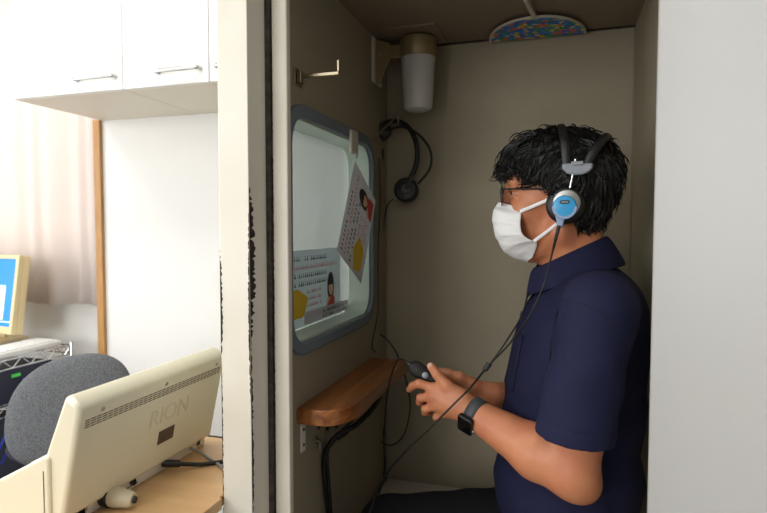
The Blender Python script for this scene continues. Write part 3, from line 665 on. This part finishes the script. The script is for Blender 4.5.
# head
def h(x, y, z): return (x, YM + y, z)
B += [ell(h(.0, 0, 1.272), (.098, .076, .092), .01), ell(h(-.045, 0, 1.215), (.056, .058, .085), .03), cap(h(-.058, 0, 1.128), h(-.052, 0, 1.132), .022, .022, .02)]
for s in (-1, 1):
    B += [cap(h(-.052, s * .012, 1.128), h(.0, s * .05, 1.165), .017, .018, .025), cap(h(.0, s * .05, 1.165), h(.006, s * .058, 1.225), .018, .016, .02),
          ell(h(-.068, s * .044, 1.208), (.022, .02, .018), .02), cap(h(-.098, s * .012, 1.258), h(-.086, s * .05, 1.262), .009, .008, .012),
          neg(ell(h(-.103, s * .032, 1.243), (.013, .018, .011), .012)), cap(h(-.098, s * .018, 1.251), h(-.086, s * .050, 1.2485), .0055, .0055, .005),
          cap(h(-.096, s * .018, 1.2345), h(-.086, s * .048, 1.236), .0045, .0045, .005),
          ell(h(.006, s * .078, 1.214), (.017, .008, .031), .008), ell(h(.0, s * .077, 1.188), (.009, .007, .010), .006)]
B += [cap(h(-.101, 0, 1.250), h(-.117, 0, 1.206), .007, .011, .012), ell(h(-.112, .011, 1.200), (.010, .009, .008), .008), ell(h(-.112, -.011, 1.200), (.010, .009, .008), .008),
      cap(h(-.094, -.016, 1.166), h(-.094, .016, 1.166), .009, .009, .01)]
# neck and trunk
B += [cap(h(.022, 0, 1.17), h(.045, 0, 1.05), .054, .060, .03), cap(h(-.018, 0, 1.10), h(-.012, 0, 1.115), .012, .010, .02)]
B += [ell(h(.045, 0, .92), (.105, .155, .15), .04), ell(h(.025, 0, .76), (.108, .145, .18), .04), ell(h(.03, 0, .60), (.115, .155, .12), .04), ell(h(.03, 0, .53), (.115, .155, .085), .04)]
for s in (-1, 1):
    B += [cap(h(.05, s * .04, 1.048), h(.062, s * .17, 1.03), .030, .043, .03)]
# arms
B += [cap(SHL, ELL, .052, .041, .03), cap(SHR, ELR, .052, .044, .03)]
mid = ELL + (WRL - ELL) * .3; midR = ELR + (WRR - ELR) * .3
B += [cap(ELL, mid, .039, .0455, .02), cap(mid, WRL, .0455, .0272, .02), cap(ELR, midR, .043, .043, .02), cap(midR, WRR, .043, .027, .02)]
B += [ell(ELL + np.array((.020, .004, -.024)), (.022, .022, .022), .03)]
# legs
for s in (-1, 1):
    y = YM + s * .105
    B += [cap((.03, y, .515), (-.39, y, .445), .078, .058, .03), cap((-.39, y, .44), (-.385, y, .12), .052, .036, .02), cap((-.385, y, .10), (-.47, y + s * .01, .09), .03, .026, .02)]
# hands
def finger(pts, r, k=.004):
    n = len(pts) - 1; out = []
    for i in range(n): out.append(cap(pts[i], pts[i + 1], r * (1 - .10 * i), r * (1 - .10 * (i + 1)), k if i else .008))
    return out
MI, MM, MR, ML = A3(437, 389, 1.094), A3(434, 396, 1.088), A3(437, 405, 1.089), A3(445, 412, 1.096)
CM = A3(461, 397, 1.092)
for q, r in ((MI, .0125), (MM, .0125), (MR, .012), (ML, .0115)): B.append(cap(WRL + (q - WRL) * .15, q, .017, r, .012))
B.append(cap(WRL, CM, .018, .014, .012)); B.append(cap(CM, A3(447, 386, 1.088), .0155, .0125, .012))
B += finger([MI, A3(419, 383.5, 1.092), A3(412.5, 386, 1.101), A3(409.5, 389.5, 1.110)], .0095)
B += finger([MM, A3(420.5, 398, 1.092), A3(419.5, 402, 1.108), A3(425, 404, 1.122)], .0092)
B += finger([MR, A3(425.5, 409, 1.094), A3(425, 412, 1.108), A3(430, 413, 1.122)], .0088)
B += finger([ML, A3(436.5, 416.5, 1.098), A3(436, 418, 1.110), A3(441, 417, 1.122)], .0078)
B += finger([A3(447, 386, 1.088), A3(437, 374.5, 1.090), A3(431, 366.5, 1.099)], .0105)
TL = A3(431, 366.5, 1.099)
# right hand behind it
RI, RM, RR_, RL = A3(455, 380, 1.158), A3(453, 388, 1.166), A3(455, 396, 1.168), A3(459, 403, 1.166)
for q, r in ((RI, .0125), (RM, .0125), (RR_, .012), (RL, .011)): B.append(cap(WRR + (q - WRR) * .15, q, .017, r, .012))
B.append(cap(WRR, A3(472, 386, 1.166), .017, .014, .012)); B.append(cap(A3(472, 386, 1.166), A3(459, 377.5, 1.148), .015, .0122, .012))
B += finger([A3(459, 377.5, 1.148), A3(449, 373.5, 1.140), A3(441, 371.5, 1.136)], .0100)
B += finger([RI, A3(441, 386, 1.150), A3(433, 391, 1.144), A3(430, 394, 1.136)], .0090)
B += finger([RM, A3(440, 396, 1.156), A3(433, 401, 1.150), A3(432, 404, 1.142)], .0090)
B += finger([RR_, A3(443, 404, 1.156), A3(437, 408, 1.150), A3(437, 410, 1.142)], .0086)
B += finger([RL, A3(450, 411, 1.156), A3(445, 413, 1.150), A3(446, 413, 1.142)], .0078)
Vb, Qb = surface(B, .0026)
def pick_skin(c):                                    # thumb nail of the near hand
    d = c - (TL + np.array((-.003, -.006, .006))); return (np.linalg.norm(d * np.array((1.1, 1, .8)), axis=1) < .0062).astype(int)
np_obj('body', Vb, Qb, [M['skin'], M['nail']], H, pick_skin)
for s in (-1, 1):
    e = MB().ball(h(-.0825, s * .033, 1.2425), .0120, M['eyew'], 20).obj('eye', H, smooth=True)
    MB().tube([h(-.0985, s * .018, 1.2472), h(-.0975, s * .033, 1.2485), h(-.0885, s * .049, 1.2462)], [.0010, .0016, .0009], M['hair'], 6, 5).obj('eyelashes', e)
    MB().ball(h(-.0912, s * .0340, 1.2425), (.0042, .0066, .0064), M['iris'], 14).obj('iris', e, smooth=True)
    eb = MB()
    for i in range(26):
        t = i / 25; p = Vector(h(-.109 + .017 * t * t + .002 * t, s * (.014 + .040 * t), 1.262 + .006 * math.sin(2.4 * t)))
        eb.tube([p, p + Vector((.001, s * .008, .0035 - .004 * t))], [.0012, .0004], M['hair'], 4, 0)
    eb.obj('eyebrow', H)

# polo shirt
hemc = np.array((.026, .985, .826)); hemn = np.array((-.09, 0, -.996)); hemn /= np.linalg.norm(hemn)
hemR = np.array((.03, 1.40, .815))
def folds(p, d):
    x, y, z = p[:, 0], p[:, 1], p[:, 2]
    w1 = np.sin(38 * (z + .55 * x) + 2.2 * np.sin(13 * y + 3) + 1.5 * np.sin(17 * z)); w2 = np.sin(55 * (x * .8 - z * .55 + .3 * y) + 1.8 * np.sin(21 * z + 9 * y))
    low = np.clip((1.02 - z) / .2, .12, 1) * np.clip(((p - hemc) @ hemn + .03) / -.03, .0, 1) ** np.where(y < 1.05, 1, 0)
    d = d - .0038 * low * w1 * np.abs(w1) - .0022 * low * w2 - .0022 * np.clip((1.03 - z) / .12, 0, 1) * np.sin(46 * (z + .9 * x) + 2 * np.sin(15 * x + 11 * y)) * np.clip((1.06 - y) / .04, 0, 1) * np.clip(((p - hemc) @ hemn + .03) / -.05, 0, 1)
    d = np.maximum(d, .600 - z)           # hem on the lap
    d = np.maximum(d, x - (XR - .004))                                             # back rests on the wall
    # sleeve hem stitching, shoulder seam
    slv = np.clip((1.045 - y) / .01, 0, 1)
    st = (p - hemc) @ hemn; d = d + slv * .0016 * np.exp(-((st + .024) / .0022) ** 2) - slv * .0012 * np.clip((st + .024) / .004, 0, 1)
    return d
T = [ell(h(.043, 0, .925), (.127, .175, .165), .05), ell(h(.024, 0, .77), (.138, .168, .20), .05), ell(h(.018, 0, .64), (.142, .178, .13), .05)]
for s in (-1, 1): T += [cap(h(.060, s * .05, 1.036), h(.066, s * .17, 1.036), .044, .055, .05)]
T += [ell(h(.078, 0, 1.015), (.078, .15, .075), .04)]
T += [cap(h(.050, 0, 1.040), h(.055, 0, 1.0), .066, .09, .03)]
T += [cap(SHL + np.array((0, -.003, .0)), hemc + hemn * .02, .058, .0635, .035, (hemc, hemn)), cap(SHR, hemR + hemn * .02, .058, .0635, .035, (hemR, hemn))]
T += [neg(cap(ELL + (SHL - ELL) * .42, ELL, .053, .056, .004)), neg(cap(ELR + (SHR - ELR) * .42, ELR, .051, .054, .004)), neg(cap(h(.024, 0, 1.20), h(.030, 0, 1.095), .060, .060, .006))]
Vs, Qs = surface(T, .0030, folds)
sh_ = np_obj('polo_shirt', Vs, Qs, [M['shirt']], H)
# collar: stand and turned-down leaf round the neck, open at the front
def ringp(t, r_out, z_off):                          # t from -1 (left front) round the back to 1
    a = t * math.radians(165); fx = .5 - .5 * math.cos(a)  # 0 back .. 1 front
    cx = .020 - .004 * fx + .5 * (-z_off) * (1 - fx) * .5; rx = .066 + r_out * (1 - .45 * fx); ry = .062 + r_out
    z = 1.155 - .066 * fx ** 1.1 + z_off
    return Vector((cx + rx * math.cos(a), YM + ry * math.sin(a) * 1.0, z))
rows = [[ringp(t, a, b) for t in np.linspace(-1, 1, 60)] for a, b in ((.006, -.050), (-.001, -.022), (-.003, -.004), (.0, .0015), (.005, -.001), (.011, -.014), (.018, -.034), (.024, -.054))]
for r in rows[4:]:
    for i in (0, 1, 58, 59): r[i] += Vector((-.004, 0, -.008 * (rows.index(r) - 3) / 4))
MB().grid(rows, M['shirt']).obj('collar', sh_, smooth=True, solid=.0028, sub=1)
# placket with buttons, breast pocket, shoulder seam: laid onto the shirt surface
from mathutils.bvhtree import BVHTree
bvh = BVHTree.FromPolygons([tuple(v) for v in Vs], [tuple(int(i) for i in q) for q in Qs])
def onto(o, d, off=.001):
    r = bvh.ray_cast(Vector(o), Vector(d).normalized()); return (r[0] + r[1] * off) if r[0] else None
pr = []
for z in np.linspace(1.075, .93, 14):
    row = [onto((-.4, YM + y, z), (1, 0, 0), .0016) for y in np.linspace(-.016, .016, 5)]
    if all(row): pr.append(row)
pk = MB().grid(pr, M['shirt']).obj('placket', sh_, smooth=True, solid=.002)
for z in (1.045, .995, .945):
    p = onto((-.4, YM, z), (1, 0, 0), .003)
    if p: MB().lathe([(0, 0), (.0055, 0), (.0055, .0015), (.003, .001), (0, .001)], p, (-1, 0, .25), M['button'], 14).obj('button', sh_, smooth=True)
pc = []
for z in np.linspace(.965, .855, 10):
    row = [onto((-.4, y, z), (1, 0.12, 0), .0014) for y in np.linspace(1.075, 1.165, 9)]
    if all(row): pc.append(row)
if len(pc) > 2: MB().grid(pc, M['shirt']).obj('breast_pocket', sh_, smooth=True, solid=.002)
def seam(name, pts, dirs, r=.0011):
    L = [onto(p, d, .0004) for p, d in zip(pts, dirs)]; L = [p for p in L if p]
    if len(L) > 2: MB().tube(L, r, M['seam'], 6, 4).obj(name, sh_, smooth=True)
L = [at(x, y, Y=.6) for x, y in ((566, 298), (575, 302), (590, 306), (604, 314), (615, 328))]
seam('shoulder_seam', L, [p - Vector((0, 0, CZ)) for p in L])
L = [at(x, y, Y=.6) for x, y in ((563, 299), (556, 318), (551, 340), (550, 362))]
seam('armhole_seam', L, [p - Vector((0, 0, CZ)) for p in L])

# trousers, belt line under the shirt, shoes
def tf(p, d):
    x, y, z = p[:, 0], p[:, 1], p[:, 2]
    w = np.sin(60 * (x + .4 * z) + 2 * np.sin(19 * y)); d = d - .0018 * w * np.clip((x + .45) / .3, .2, 1)
    return np.maximum(np.maximum(d, z - .72), x - (XR - .004))
P_ = [ell(h(.03, 0, .535), (.132, .166, .11), .04)]
for s in (-1, 1):
    y = YM + s * .105
    P_ += [cap((.03, y, .515), (-.39, y, .447), .088, .068, .035), cap((-.39, y, .442), (-.385, y, .13), .066, .058, .025)]
Vt, Qt = surface(P_, .005, tf)
np_obj('trousers', Vt, Qt, [M['trouser']], H)
for s in (-1, 1):
    y = YM + s * .108
    Vx, Qx = surface([cap((-.375, y, .105), (-.47 + .005, y + s * .008, .095), .038, .034, .02), ell((-.37, y, .11), (.04, .038, .045), .02)], .005, lambda p, d: np.maximum(d, .0625 - p[:, 2]))
    np_obj('shoe', Vx, Qx, [M['shoe']], H)

# face mask
Fp = [(498.5, 202.5), (494.5, 210), (494, 224), (497.5, 238), (505, 251), (516, 258.5), (528, 262)]
Ep = [(522, 209.5), (521.5, 216), (521, 225), (523, 234), (530, 239.5), (537.5, 243), (532.5, 258)]
yw = [.056, .067, .071, .071, .066, .056, .034]
def lerp_list(L, t):
    n = len(L) - 1; i = min(int(t * n), n - 1); f = t * n - i; g = lambda k: np.array(L[min(max(k, 0), n)], float)
    a, b, c, d = g(i - 1), g(i), g(i + 1), g(i + 2)
    return .5 * (2 * b + (c - a) * f + (2 * a - 5 * b + 4 * c - d) * f * f + (3 * b - a - 3 * c + d) * f ** 3)
rows = []
for i in range(43):
    t = i / 42; fp, ep, y = lerp_list(Fp, t), lerp_list(Ep, t), float(lerp_list([[v] for v in yw], t)[0])
    Fv = at(fp[0], fp[1], Y=YM); Ev = at(ep[0], ep[1], Y=YM - y)
    pleat = .0022 * ((t * 5.2 + .3) % 1.0) if .12 < t < .86 else 0
    row = []
    for j in range(41):
        s = -1 + 2 * j / 40; a = abs(s); q = 1 - (1 - a ** 2.3) ** .62 if t > .12 else a ** 1.5
        X = Fv.x + (Ev.x - Fv.x) * q; Zz = Fv.z + (Ev.z - Fv.z) * a ** 2
        Yy = YM + math.copysign(y * (1 - (1 - a) ** 1.25), s)
        crease = .0012 * math.sin(31 * t + 9 * s) * a
        row.append(Vector((X - pleat * (1 - a ** 4), Yy + math.copysign(pleat * .6 + crease, s) * (1 if a > .2 else 0), Zz)))
    rows.append(row)
mk = MB().grid(rows, M['mask']).obj('face_mask', H, smooth=True, solid=.0016, sub=1)
for s in (-1, 1):
    def sy(px, py, Y): p = at(px, py, Y=Y); return Vector((p.x, YM + (Y - YM) * -s if s > 0 else p.y, p.z))
    MB().tube([sy(520, 211.5, 1.131), sy(532, 206.5, 1.128), sy(545, 201, 1.124), sy(556, 196, 1.118), sy(563, 193, 1.116)], 0, M['mask'], 8, 6, flat=(.0032, .0010, (0, 0, 1))).obj('ear_loop', mk, smooth=True)
    MB().tube([sy(534, 241, 1.137), sy(545, 233, 1.133), sy(554, 226, 1.130), sy(562, 219, 1.121)], 0, M['mask'], 8, 6, flat=(.0030, .0010, (0, 0, 1))).obj('ear_loop', mk, smooth=True)
# glasses
gs = MB()
for s in (-1, 1):
    lo = rrect(.012, .062, 1.218, 1.254, .012, lambda a, b: (-.1165 + .16 * max(0, a - .012) ** 1.0 * .9, YM + s * a, b), 5)
    gs.tube(lo + [lo[0]], .0011, M['black'], 8, 0)
gs.tube([h(-.117, -.012, 1.243), h(-.119, 0, 1.246), h(-.117, .012, 1.243)], .0014, M['black'], 8, 4)
gl_ = gs.obj('glasses', H, smooth=True)
for s in (-1, 1): MB().prism(rrect(.013, .061, 1.219, 1.253, .011, lambda a, b: (-.1165 + .144 * (a - .012), YM + s * a, b), 5), (.0008, 0, 0), M['lens']).obj('lens', gl_)
for s in (-1, 1): MB().tube([h(-.109, s * .062, 1.247), h(-.10, s * .069, 1.2475), h(-.04, s * .0745, 1.246), h(.005, s * .078, 1.243), h(.02, s * .076, 1.228)], .0017, M['black'], 8, 6).obj('temple', gl_, smooth=True)

# hair: a full cap with clumps, then several hundred wavy locks
def hairpost(p, d):
    x, y, z = p[:, 0], p[:, 1] - YM, p[:, 2]
    n = np.sin(95 * x + 4 * np.sin(60 * z)) * np.sin(85 * z + 3 * np.sin(70 * y) + 1) * np.sin(80 * y + 2 * np.sin(50 * x))
    d = d - .004 * n
    face = -.033 - .45 * (z - 1.245)                              # everything ahead of this line and below the fringe is skin
    line = np.where(x < -.075, 1.278, np.where(x < -.035, 1.254 - .0 * x, np.where(x < .028, 1.238 - .35 * (x + .02), 1.15)))
    return np.maximum(d, (line - z) * .8)
Hh_ = [ell(h(-.008, 0, 1.292), (.108, .088, .080), .02), ell(h(.030, 0, 1.27), (.076, .088, .082), .03), ell(h(.030, 0, 1.205), (.054, .074, .060), .03)]
Vh, Qh = surface(Hh_, .0030, hairpost)
hr = np_obj('hair', Vh, Qh, [M['hair']], H)
hb = BVHTree.FromPolygons([tuple(v) for v in Vh], [tuple(int(i) for i in q) for q in Qh])
lk = MB(); crown = Vector(h(.03, 0, 1.375)); cen = Vector(h(0, 0, 1.265))
sel = rng.choice(len(Vh), 3600, replace=False)
for i in sel:
    p = Vector(Vh[i]); r = hb.find_nearest(p); nrm = r[1]
    if p.z < 1.165 or (p.z < 1.25 and p.x < -.03): continue
    flow = (p - crown); flow -= nrm * flow.dot(nrm)
    flow = flow.normalized() if flow.length > .012 else Vector((random.uniform(-1, 1), random.uniform(-1, 1), 0)).normalized()
    flow = (Matrix.Rotation(random.gauss(0, .35) + .75 * math.sin(42 * p.x + 35 * p.z + 20 * p.y), 3, nrm) @ flow).normalized(); side = nrm.cross(flow)
    Ln = random.uniform(.026, .058)
    if p.z < 1.22: Ln *= .55
    ph = random.uniform(0, 6.28); amp = random.uniform(.0015, .0055); fr = random.uniform(4, 8); L = []; lift = random.uniform(.1, .6) * (1.25 if p.x < -.04 else .8)
    for k in range(9):
        t = k / 8
        L.append(p - nrm * .003 + flow * Ln * t * (1 - .25 * t) + nrm * (lift * Ln * (t - t * t * 1.1) + amp * .6 * t * math.cos(ph + t * fr)) + side * (amp * math.sin(ph + t * fr) * (.3 + t)) + Vector((0, 0, -.010 * t * t)))
    e = L[-1]
    if e.x < -.088 and e.z < 1.262 - (.012 if random.random() < .2 else 0): continue
    if -.09 < e.x < -.03 and e.z < 1.248 - (.012 if random.random() < .15 else 0): continue
    if -.03 <= e.x < .012 and e.z < 1.228: continue
    if e.z < 1.145 or e.x > .125: continue
    r0 = random.uniform(.0009, .0021)
    lk.tube(L, [r0 * .7, r0, r0 * .8, r0 * .12], M['hair'], 4, 0)
lk.obj('hair_locks', hr, smooth=True)

# wrist watch
ax = Vector(ELL - WRL).normalized(); wc = Vector(WRL) + ax * .014; pref = Vector((-.45, -.80, -.38))
wn_ = (pref - ax * pref.dot(ax)).normalized(); wt = ax.cross(wn_)
wa = empty('wrist_watch', wc); wa.parent = H; wa.matrix_parent_inverse = Matrix.Translation(-H.location)
Wp = lambda a, b, c: wc + ax * a + wt * b + wn_ * c
def wloop(hw, hh, r, c): return rrect(-hw, hw, -hh, hh, r, lambda a, b: Wp(a, b, c))
wb = MB(); rr = .0300
rows = [[Wp(a, rr * 1.02 * math.sin(t) + 0, rr * math.cos(t) * .98 - .001) for t in np.linspace(.3, 2 * PI - .3, 40)] for a in (-.011, .011)]
MB().grid(rows, M['bandgrey']).obj('strap', wa, smooth=True, solid=.0024)
MB().prism(wloop(.0165, .0195, .006, .0275), wn_ * .0095, M['black']).obj('watch_case', wa, bevel=.002)
MB().prism(wloop(.0148, .0178, .005, .0368), wn_ * .0008, M['glassblack']).obj('watch_glass', wa, bevel=.0004)
MB().lathe([(0, 0), (.0032, 0), (.0032, .002), (0, .0022)], Wp(.0165, .007, .032), ax, M['steel'], 14).obj('crown', wa)

# ------------------------------------------------------------------ response button held in the hands
rb = thing('response_button', 'black handheld response button with round grey key in the person\'s hands', 'button', at(424, 373, Y=1.116))
d0, d1 = at(408.5, 363.5, Y=1.116), at(446, 389, Y=1.118); da = (d1 - d0).normalized(); dv = Vector((-.30, -.85, .43)); dv = (dv - da * dv.dot(da)).normalized(); dw = da.cross(dv)
def dp(a, b, c): return d0 + da * a + dw * b + dv * c
rows = []; LEN = (d1 - d0).length
for k in range(15):
    t = k / 14; a = LEN * t; r = .0165 * (1 - (1 - min(1, t / .22)) ** 2.2) ** .5 * (1 - .12 * t) if t < .8 else .0165 * .9 * (1 - ((t - .8) / .2) ** 2.5 * .9) ** .5
    rows.append([dp(a, max(r, .0008) * math.cos(u), max(r, .0008) * .62 * math.sin(u)) for u in np.linspace(0, 2 * PI, 24, endpoint=False)])
MB().grid(rows, M['blackm'], True).obj('casing', rb, smooth=True, sub=1)
MB().lathe([(0, 0), (.0066, 0), (.0066, .002), (.005, .003), (0, .003)], dp(LEN * .46, 0, .0094), dv, M['silver'], 24).obj('key', rb, smooth=True)
MB().ball(dp(LEN * .22, 0, .0088), .0012, M['yellow'], 8).obj('indicator', rb)
MB().tube([dp(-.004, 0, 0), dp(.004, 0, 0)], [.0035, .0045], M['black'], 10, 0).obj('strain_relief', rb, smooth=True)
MB().tube([dp(.0, 0, 0), at(401, 359, Y=1.13), at(396, 363, Y=1.16), at(390, 380, Y=1.22), at(386, 405, Y=1.28), at(384, 440, Y=1.33), at(384, 470, Y=1.34), at(378, 498, Y=1.33), at(368, 530, Y=1.30)], .0018, M['cable'], 8, 10).obj('button_cord', rb, smooth=True)

# ------------------------------------------------------------------ test headphones worn by the person
hp = thing('audiometer_headset', 'headphones with blue ear cup and grey yoke worn by the person', 'headphones', h(.005, 0, 1.22))
for s in (-1, 1):
    def S(px, py, Y): p = at(px, py, Y=Y); return Vector((p.x, YM + (YM - Y) * s, p.z)) if s > 0 else p
    ax_ = Vector((0, s, 0)); oc_ = S(565.5, 205, 1.112)
    cu = MB().lathe([(0, -.012), (.026, -.012), (.0345, -.008), (.0355, .001), (.033, .007), (.027, .010), (0, .010)], oc_, ax_, M['pad'], 40).obj('ear_cushion', hp, smooth=True)
    MB().lathe([(0, .006), (.0245, .006), (.025, .012), (.024, .0155), (.022, .0165), (0, .0165)], oc_ + Vector((.002, 0, .003)), ax_, M['steel'], 40).obj('cup_ring', hp, smooth=True)
    sh2 = MB().lathe([(0, .012), (.0215, .012), (.0215, .022), (.0195, .0255), (.012, .0268), (0, .027)], S(564.5, 207.5, 1.112), ax_, M['cyan' if s < 0 else 'inkred'], 36).obj('driver_shell', hp, smooth=True)
    if s > 0: sh2['label'] = 'red driver shell'
    # pale lower half and raised badge on the shell
    o2 = S(564.5, 207.5, 1.112) + ax_ * .0245
    lo = [o2 + Vector((.0219 * math.cos(t), 0, .0219 * math.sin(t))) for t in np.linspace(PI * .98, PI * 2.02, 20)]
    MB().prism([p - ax_ * .012 for p in lo], ax_ * .0135, M['paleblue']).obj('shell_lower_half', hp, bevel=.001)
    bd = rrect(-.0085, .0085, -.0032, .0032, .0028, lambda a, b: o2 + Vector((a, 0, b + .009)) + ax_ * .0015)
    MB().prism(bd, ax_ * .0016, M['black']).obj('badge', hp)
    for a in (-.005, 0, .005): pass
    MB().prism(rrect(-.0062, .0062, -.0013, .0013, .0012, lambda a, b: o2 + Vector((a, 0, b + .009)) + ax_ * .0030), ax_ * .0004, M['silver']).obj('badge_print', hp)
    j = S(560.5, 217, 1.100)
    MB().prism([j + Vector((-.010, 0, .008)), j + Vector((.010, 0, .008)), j + Vector((.0035, 0, -.020)), j + Vector((-.0045, 0, -.020))], ax_ * .009, M['paleblue']).obj('cable_boss', hp, bevel=.002)
    MB().tube([S(570, 188, 1.094), S(572.5, 176, 1.094), S(575.5, 159, 1.094)], .0024, M['chrome'], 10, 4).obj('slider_rod', hp, smooth=True)
    y0 = S(577, 169, 1.099)
    lo = [y0 + Vector((x, 0, z)) for x, z in ((-.0265, .0085), (-.022, .010), (.022, .0095), (.0275, .009), (.026, .0), (.019, -.0075), (.008, -.0115), (-.006, -.0115), (-.018, -.008), (-.0255, 0))]
    MB().prism(lo[::-1] if s > 0 else lo, ax_ * .009, M['silver']).obj('yoke', hp, bevel=.003)
    MB().box(tuple(y0 + Vector((-.010, -.002 if s > 0 else -.012, .006))), tuple(y0 + Vector((.010, .012 if s > 0 else .002, .013))), M['silver']).obj('slider_clamp', hp, bevel=.001)
ya = at(577, 164, Y=1.099)
def strap(dx0, dx1, zt):
    L = []
    for k in range(17):
        t = PI * k / 16; yy = YM - .103 * math.cos(t); st = math.sin(t)
        L.append(Vector((ya.x + dx0 + (dx1 - dx0) * st, yy, ya.z + (zt - ya.z) * st ** .72)))
    return L
for nm, L in (('front_strap', strap(-.018, -.030, 1.374)), ('rear_strap', strap(.018, .060, 1.350))):
    MB().tube(L, 0, M['pad'], 10, 3, flat=(.0078, .0032, (1, 0, 0))).obj(nm, hp, smooth=True)
# cords: near cup, far cup, slider, and joined cord down to the floor
SLp = at(487, 367, Y=1.10)
near = [at(559, 228, Y=1.090), at(556, 238, Y=1.085), at(551, 258, Y=1.06), at(545, 282, Y=1.045), at(530, 315, Y=1.05), at(510, 343, Y=1.075), SLp]
far = [Vector((.0, 1.302, 1.185)), Vector((-.03, 1.295, 1.14)), at(529, 291, Y=1.17), at(522, 315, Y=1.13), at(505, 343, Y=1.11), SLp + Vector((.002, .004, 0))]
MB().tube(near, .0017, M['cable'], 8, 12).obj('cord', hp, smooth=True)
MB().tube(far, .0017, M['cable'], 8, 12).obj('cord', hp, smooth=True)
MB().tube([near[0] + Vector((0, 0, .004)), near[1], near[2] * .6 + near[1] * .4], [.0036, .003, .002], M['black'], 10, 4).obj('strain_relief', hp, smooth=True)
sd = (at(480, 376, Y=1.09) - SLp).normalized()
MB().tube([SLp - sd * .008, SLp + sd * .008], [.0055, .0055], M['graycup'], 12, 0).obj('cord_slider', hp, smooth=True)
j0 = [SLp, at(470, 388, Y=1.06), at(455, 403, Y=1.045), at(430, 428, Y=1.05), at(405, 452, Y=1.08), at(388, 472, Y=1.12), at(377, 493, Y=1.16), at(366, 525, Y=1.17)]
MB().tube([p + Vector((.0012, 0, .0012)) for p in j0], .0018, M['cable'], 8, 12).obj('cord', hp, smooth=True)
MB().tube([p - Vector((.0016, 0, .0016)) for p in j0], .0018, M['cable'], 8, 12).obj('cord', hp, smooth=True)
# stool under the person
st = thing('stool', 'black round stool under the seated person', 'stool', (.04, YM, .06))
MB().lathe([(0, .365), (.13, .365), (.14, .35), (.14, .33), (.12, .32), (0, .32)], (.035, YM, .06), (0, 0, 1), M['pad'], 32).obj('seat', st, smooth=True)
for k in range(4):
    a = PI / 4 + k * PI / 2; MB().tube([(.035 + .08 * math.cos(a), YM + .08 * math.sin(a), .385), (.035 + .13 * math.cos(a), YM + .13 * math.sin(a), .062)], .010, M['steel'], 8, 0).obj('leg', st, smooth=True)
#ENDPERSON
# ------------------------------------------------------------------ light
def area(name, loc, rot, sx, sy, power, col=(1, 1, 1)):
    l = bpy.data.lights.new(name, 'AREA'); l.shape = 'RECTANGLE'; l.size = sx; l.size_y = sy; l.energy = power; l.color = col
    o = bpy.data.objects.new(name, l); C.objects.link(o); o.location = loc; o.rotation_euler = rot; return o
area('ceiling_lamp_and_fill', (-1.15, .85, 2.48), (0, 0, 0), 1.3, .35, 14, (1, .98, .94))
area('ceiling_lamp_and_fill', (-2.4, 1.0, 2.48), (0, 0, 0), .35, 1.3, 9, (1, .98, .94))  # added fill, brightens the wall below the curtain
area('ceiling_lamp_and_fill', (-.6, -.9, 2.48), (0, 0, 0), 1.3, .35, 10, (1, .98, .94))
area('window_daylight', (-1.7, -2.55, 1.6), (math.radians(90), 0, 0), 1.2, 1.2, 46, (.97, .985, 1))
area('window_daylight', (-3.17, -.1, 1.5), (0, math.radians(-90), 0), 1.3, 2.4, 40, (.97, .985, 1))
area('window_daylight', (-2.48, 2.5, 1.6), (math.radians(-90), 0, 0), 1.3, 1.4, 34, (1, .99, .97))
w = bpy.data.worlds.new('world'); bpy.context.scene.world = w; w.use_nodes = True
w.node_tree.nodes['Background'].inputs[0].default_value = (.8, .85, .9, 1); w.node_tree.nodes['Background'].inputs[1].default_value = .3
vs = bpy.context.scene.view_settings; vs.view_transform = 'Standard'; vs.look = 'None'; vs.exposure = 0; vs.gamma = 1; vs.use_curve_mapping = False
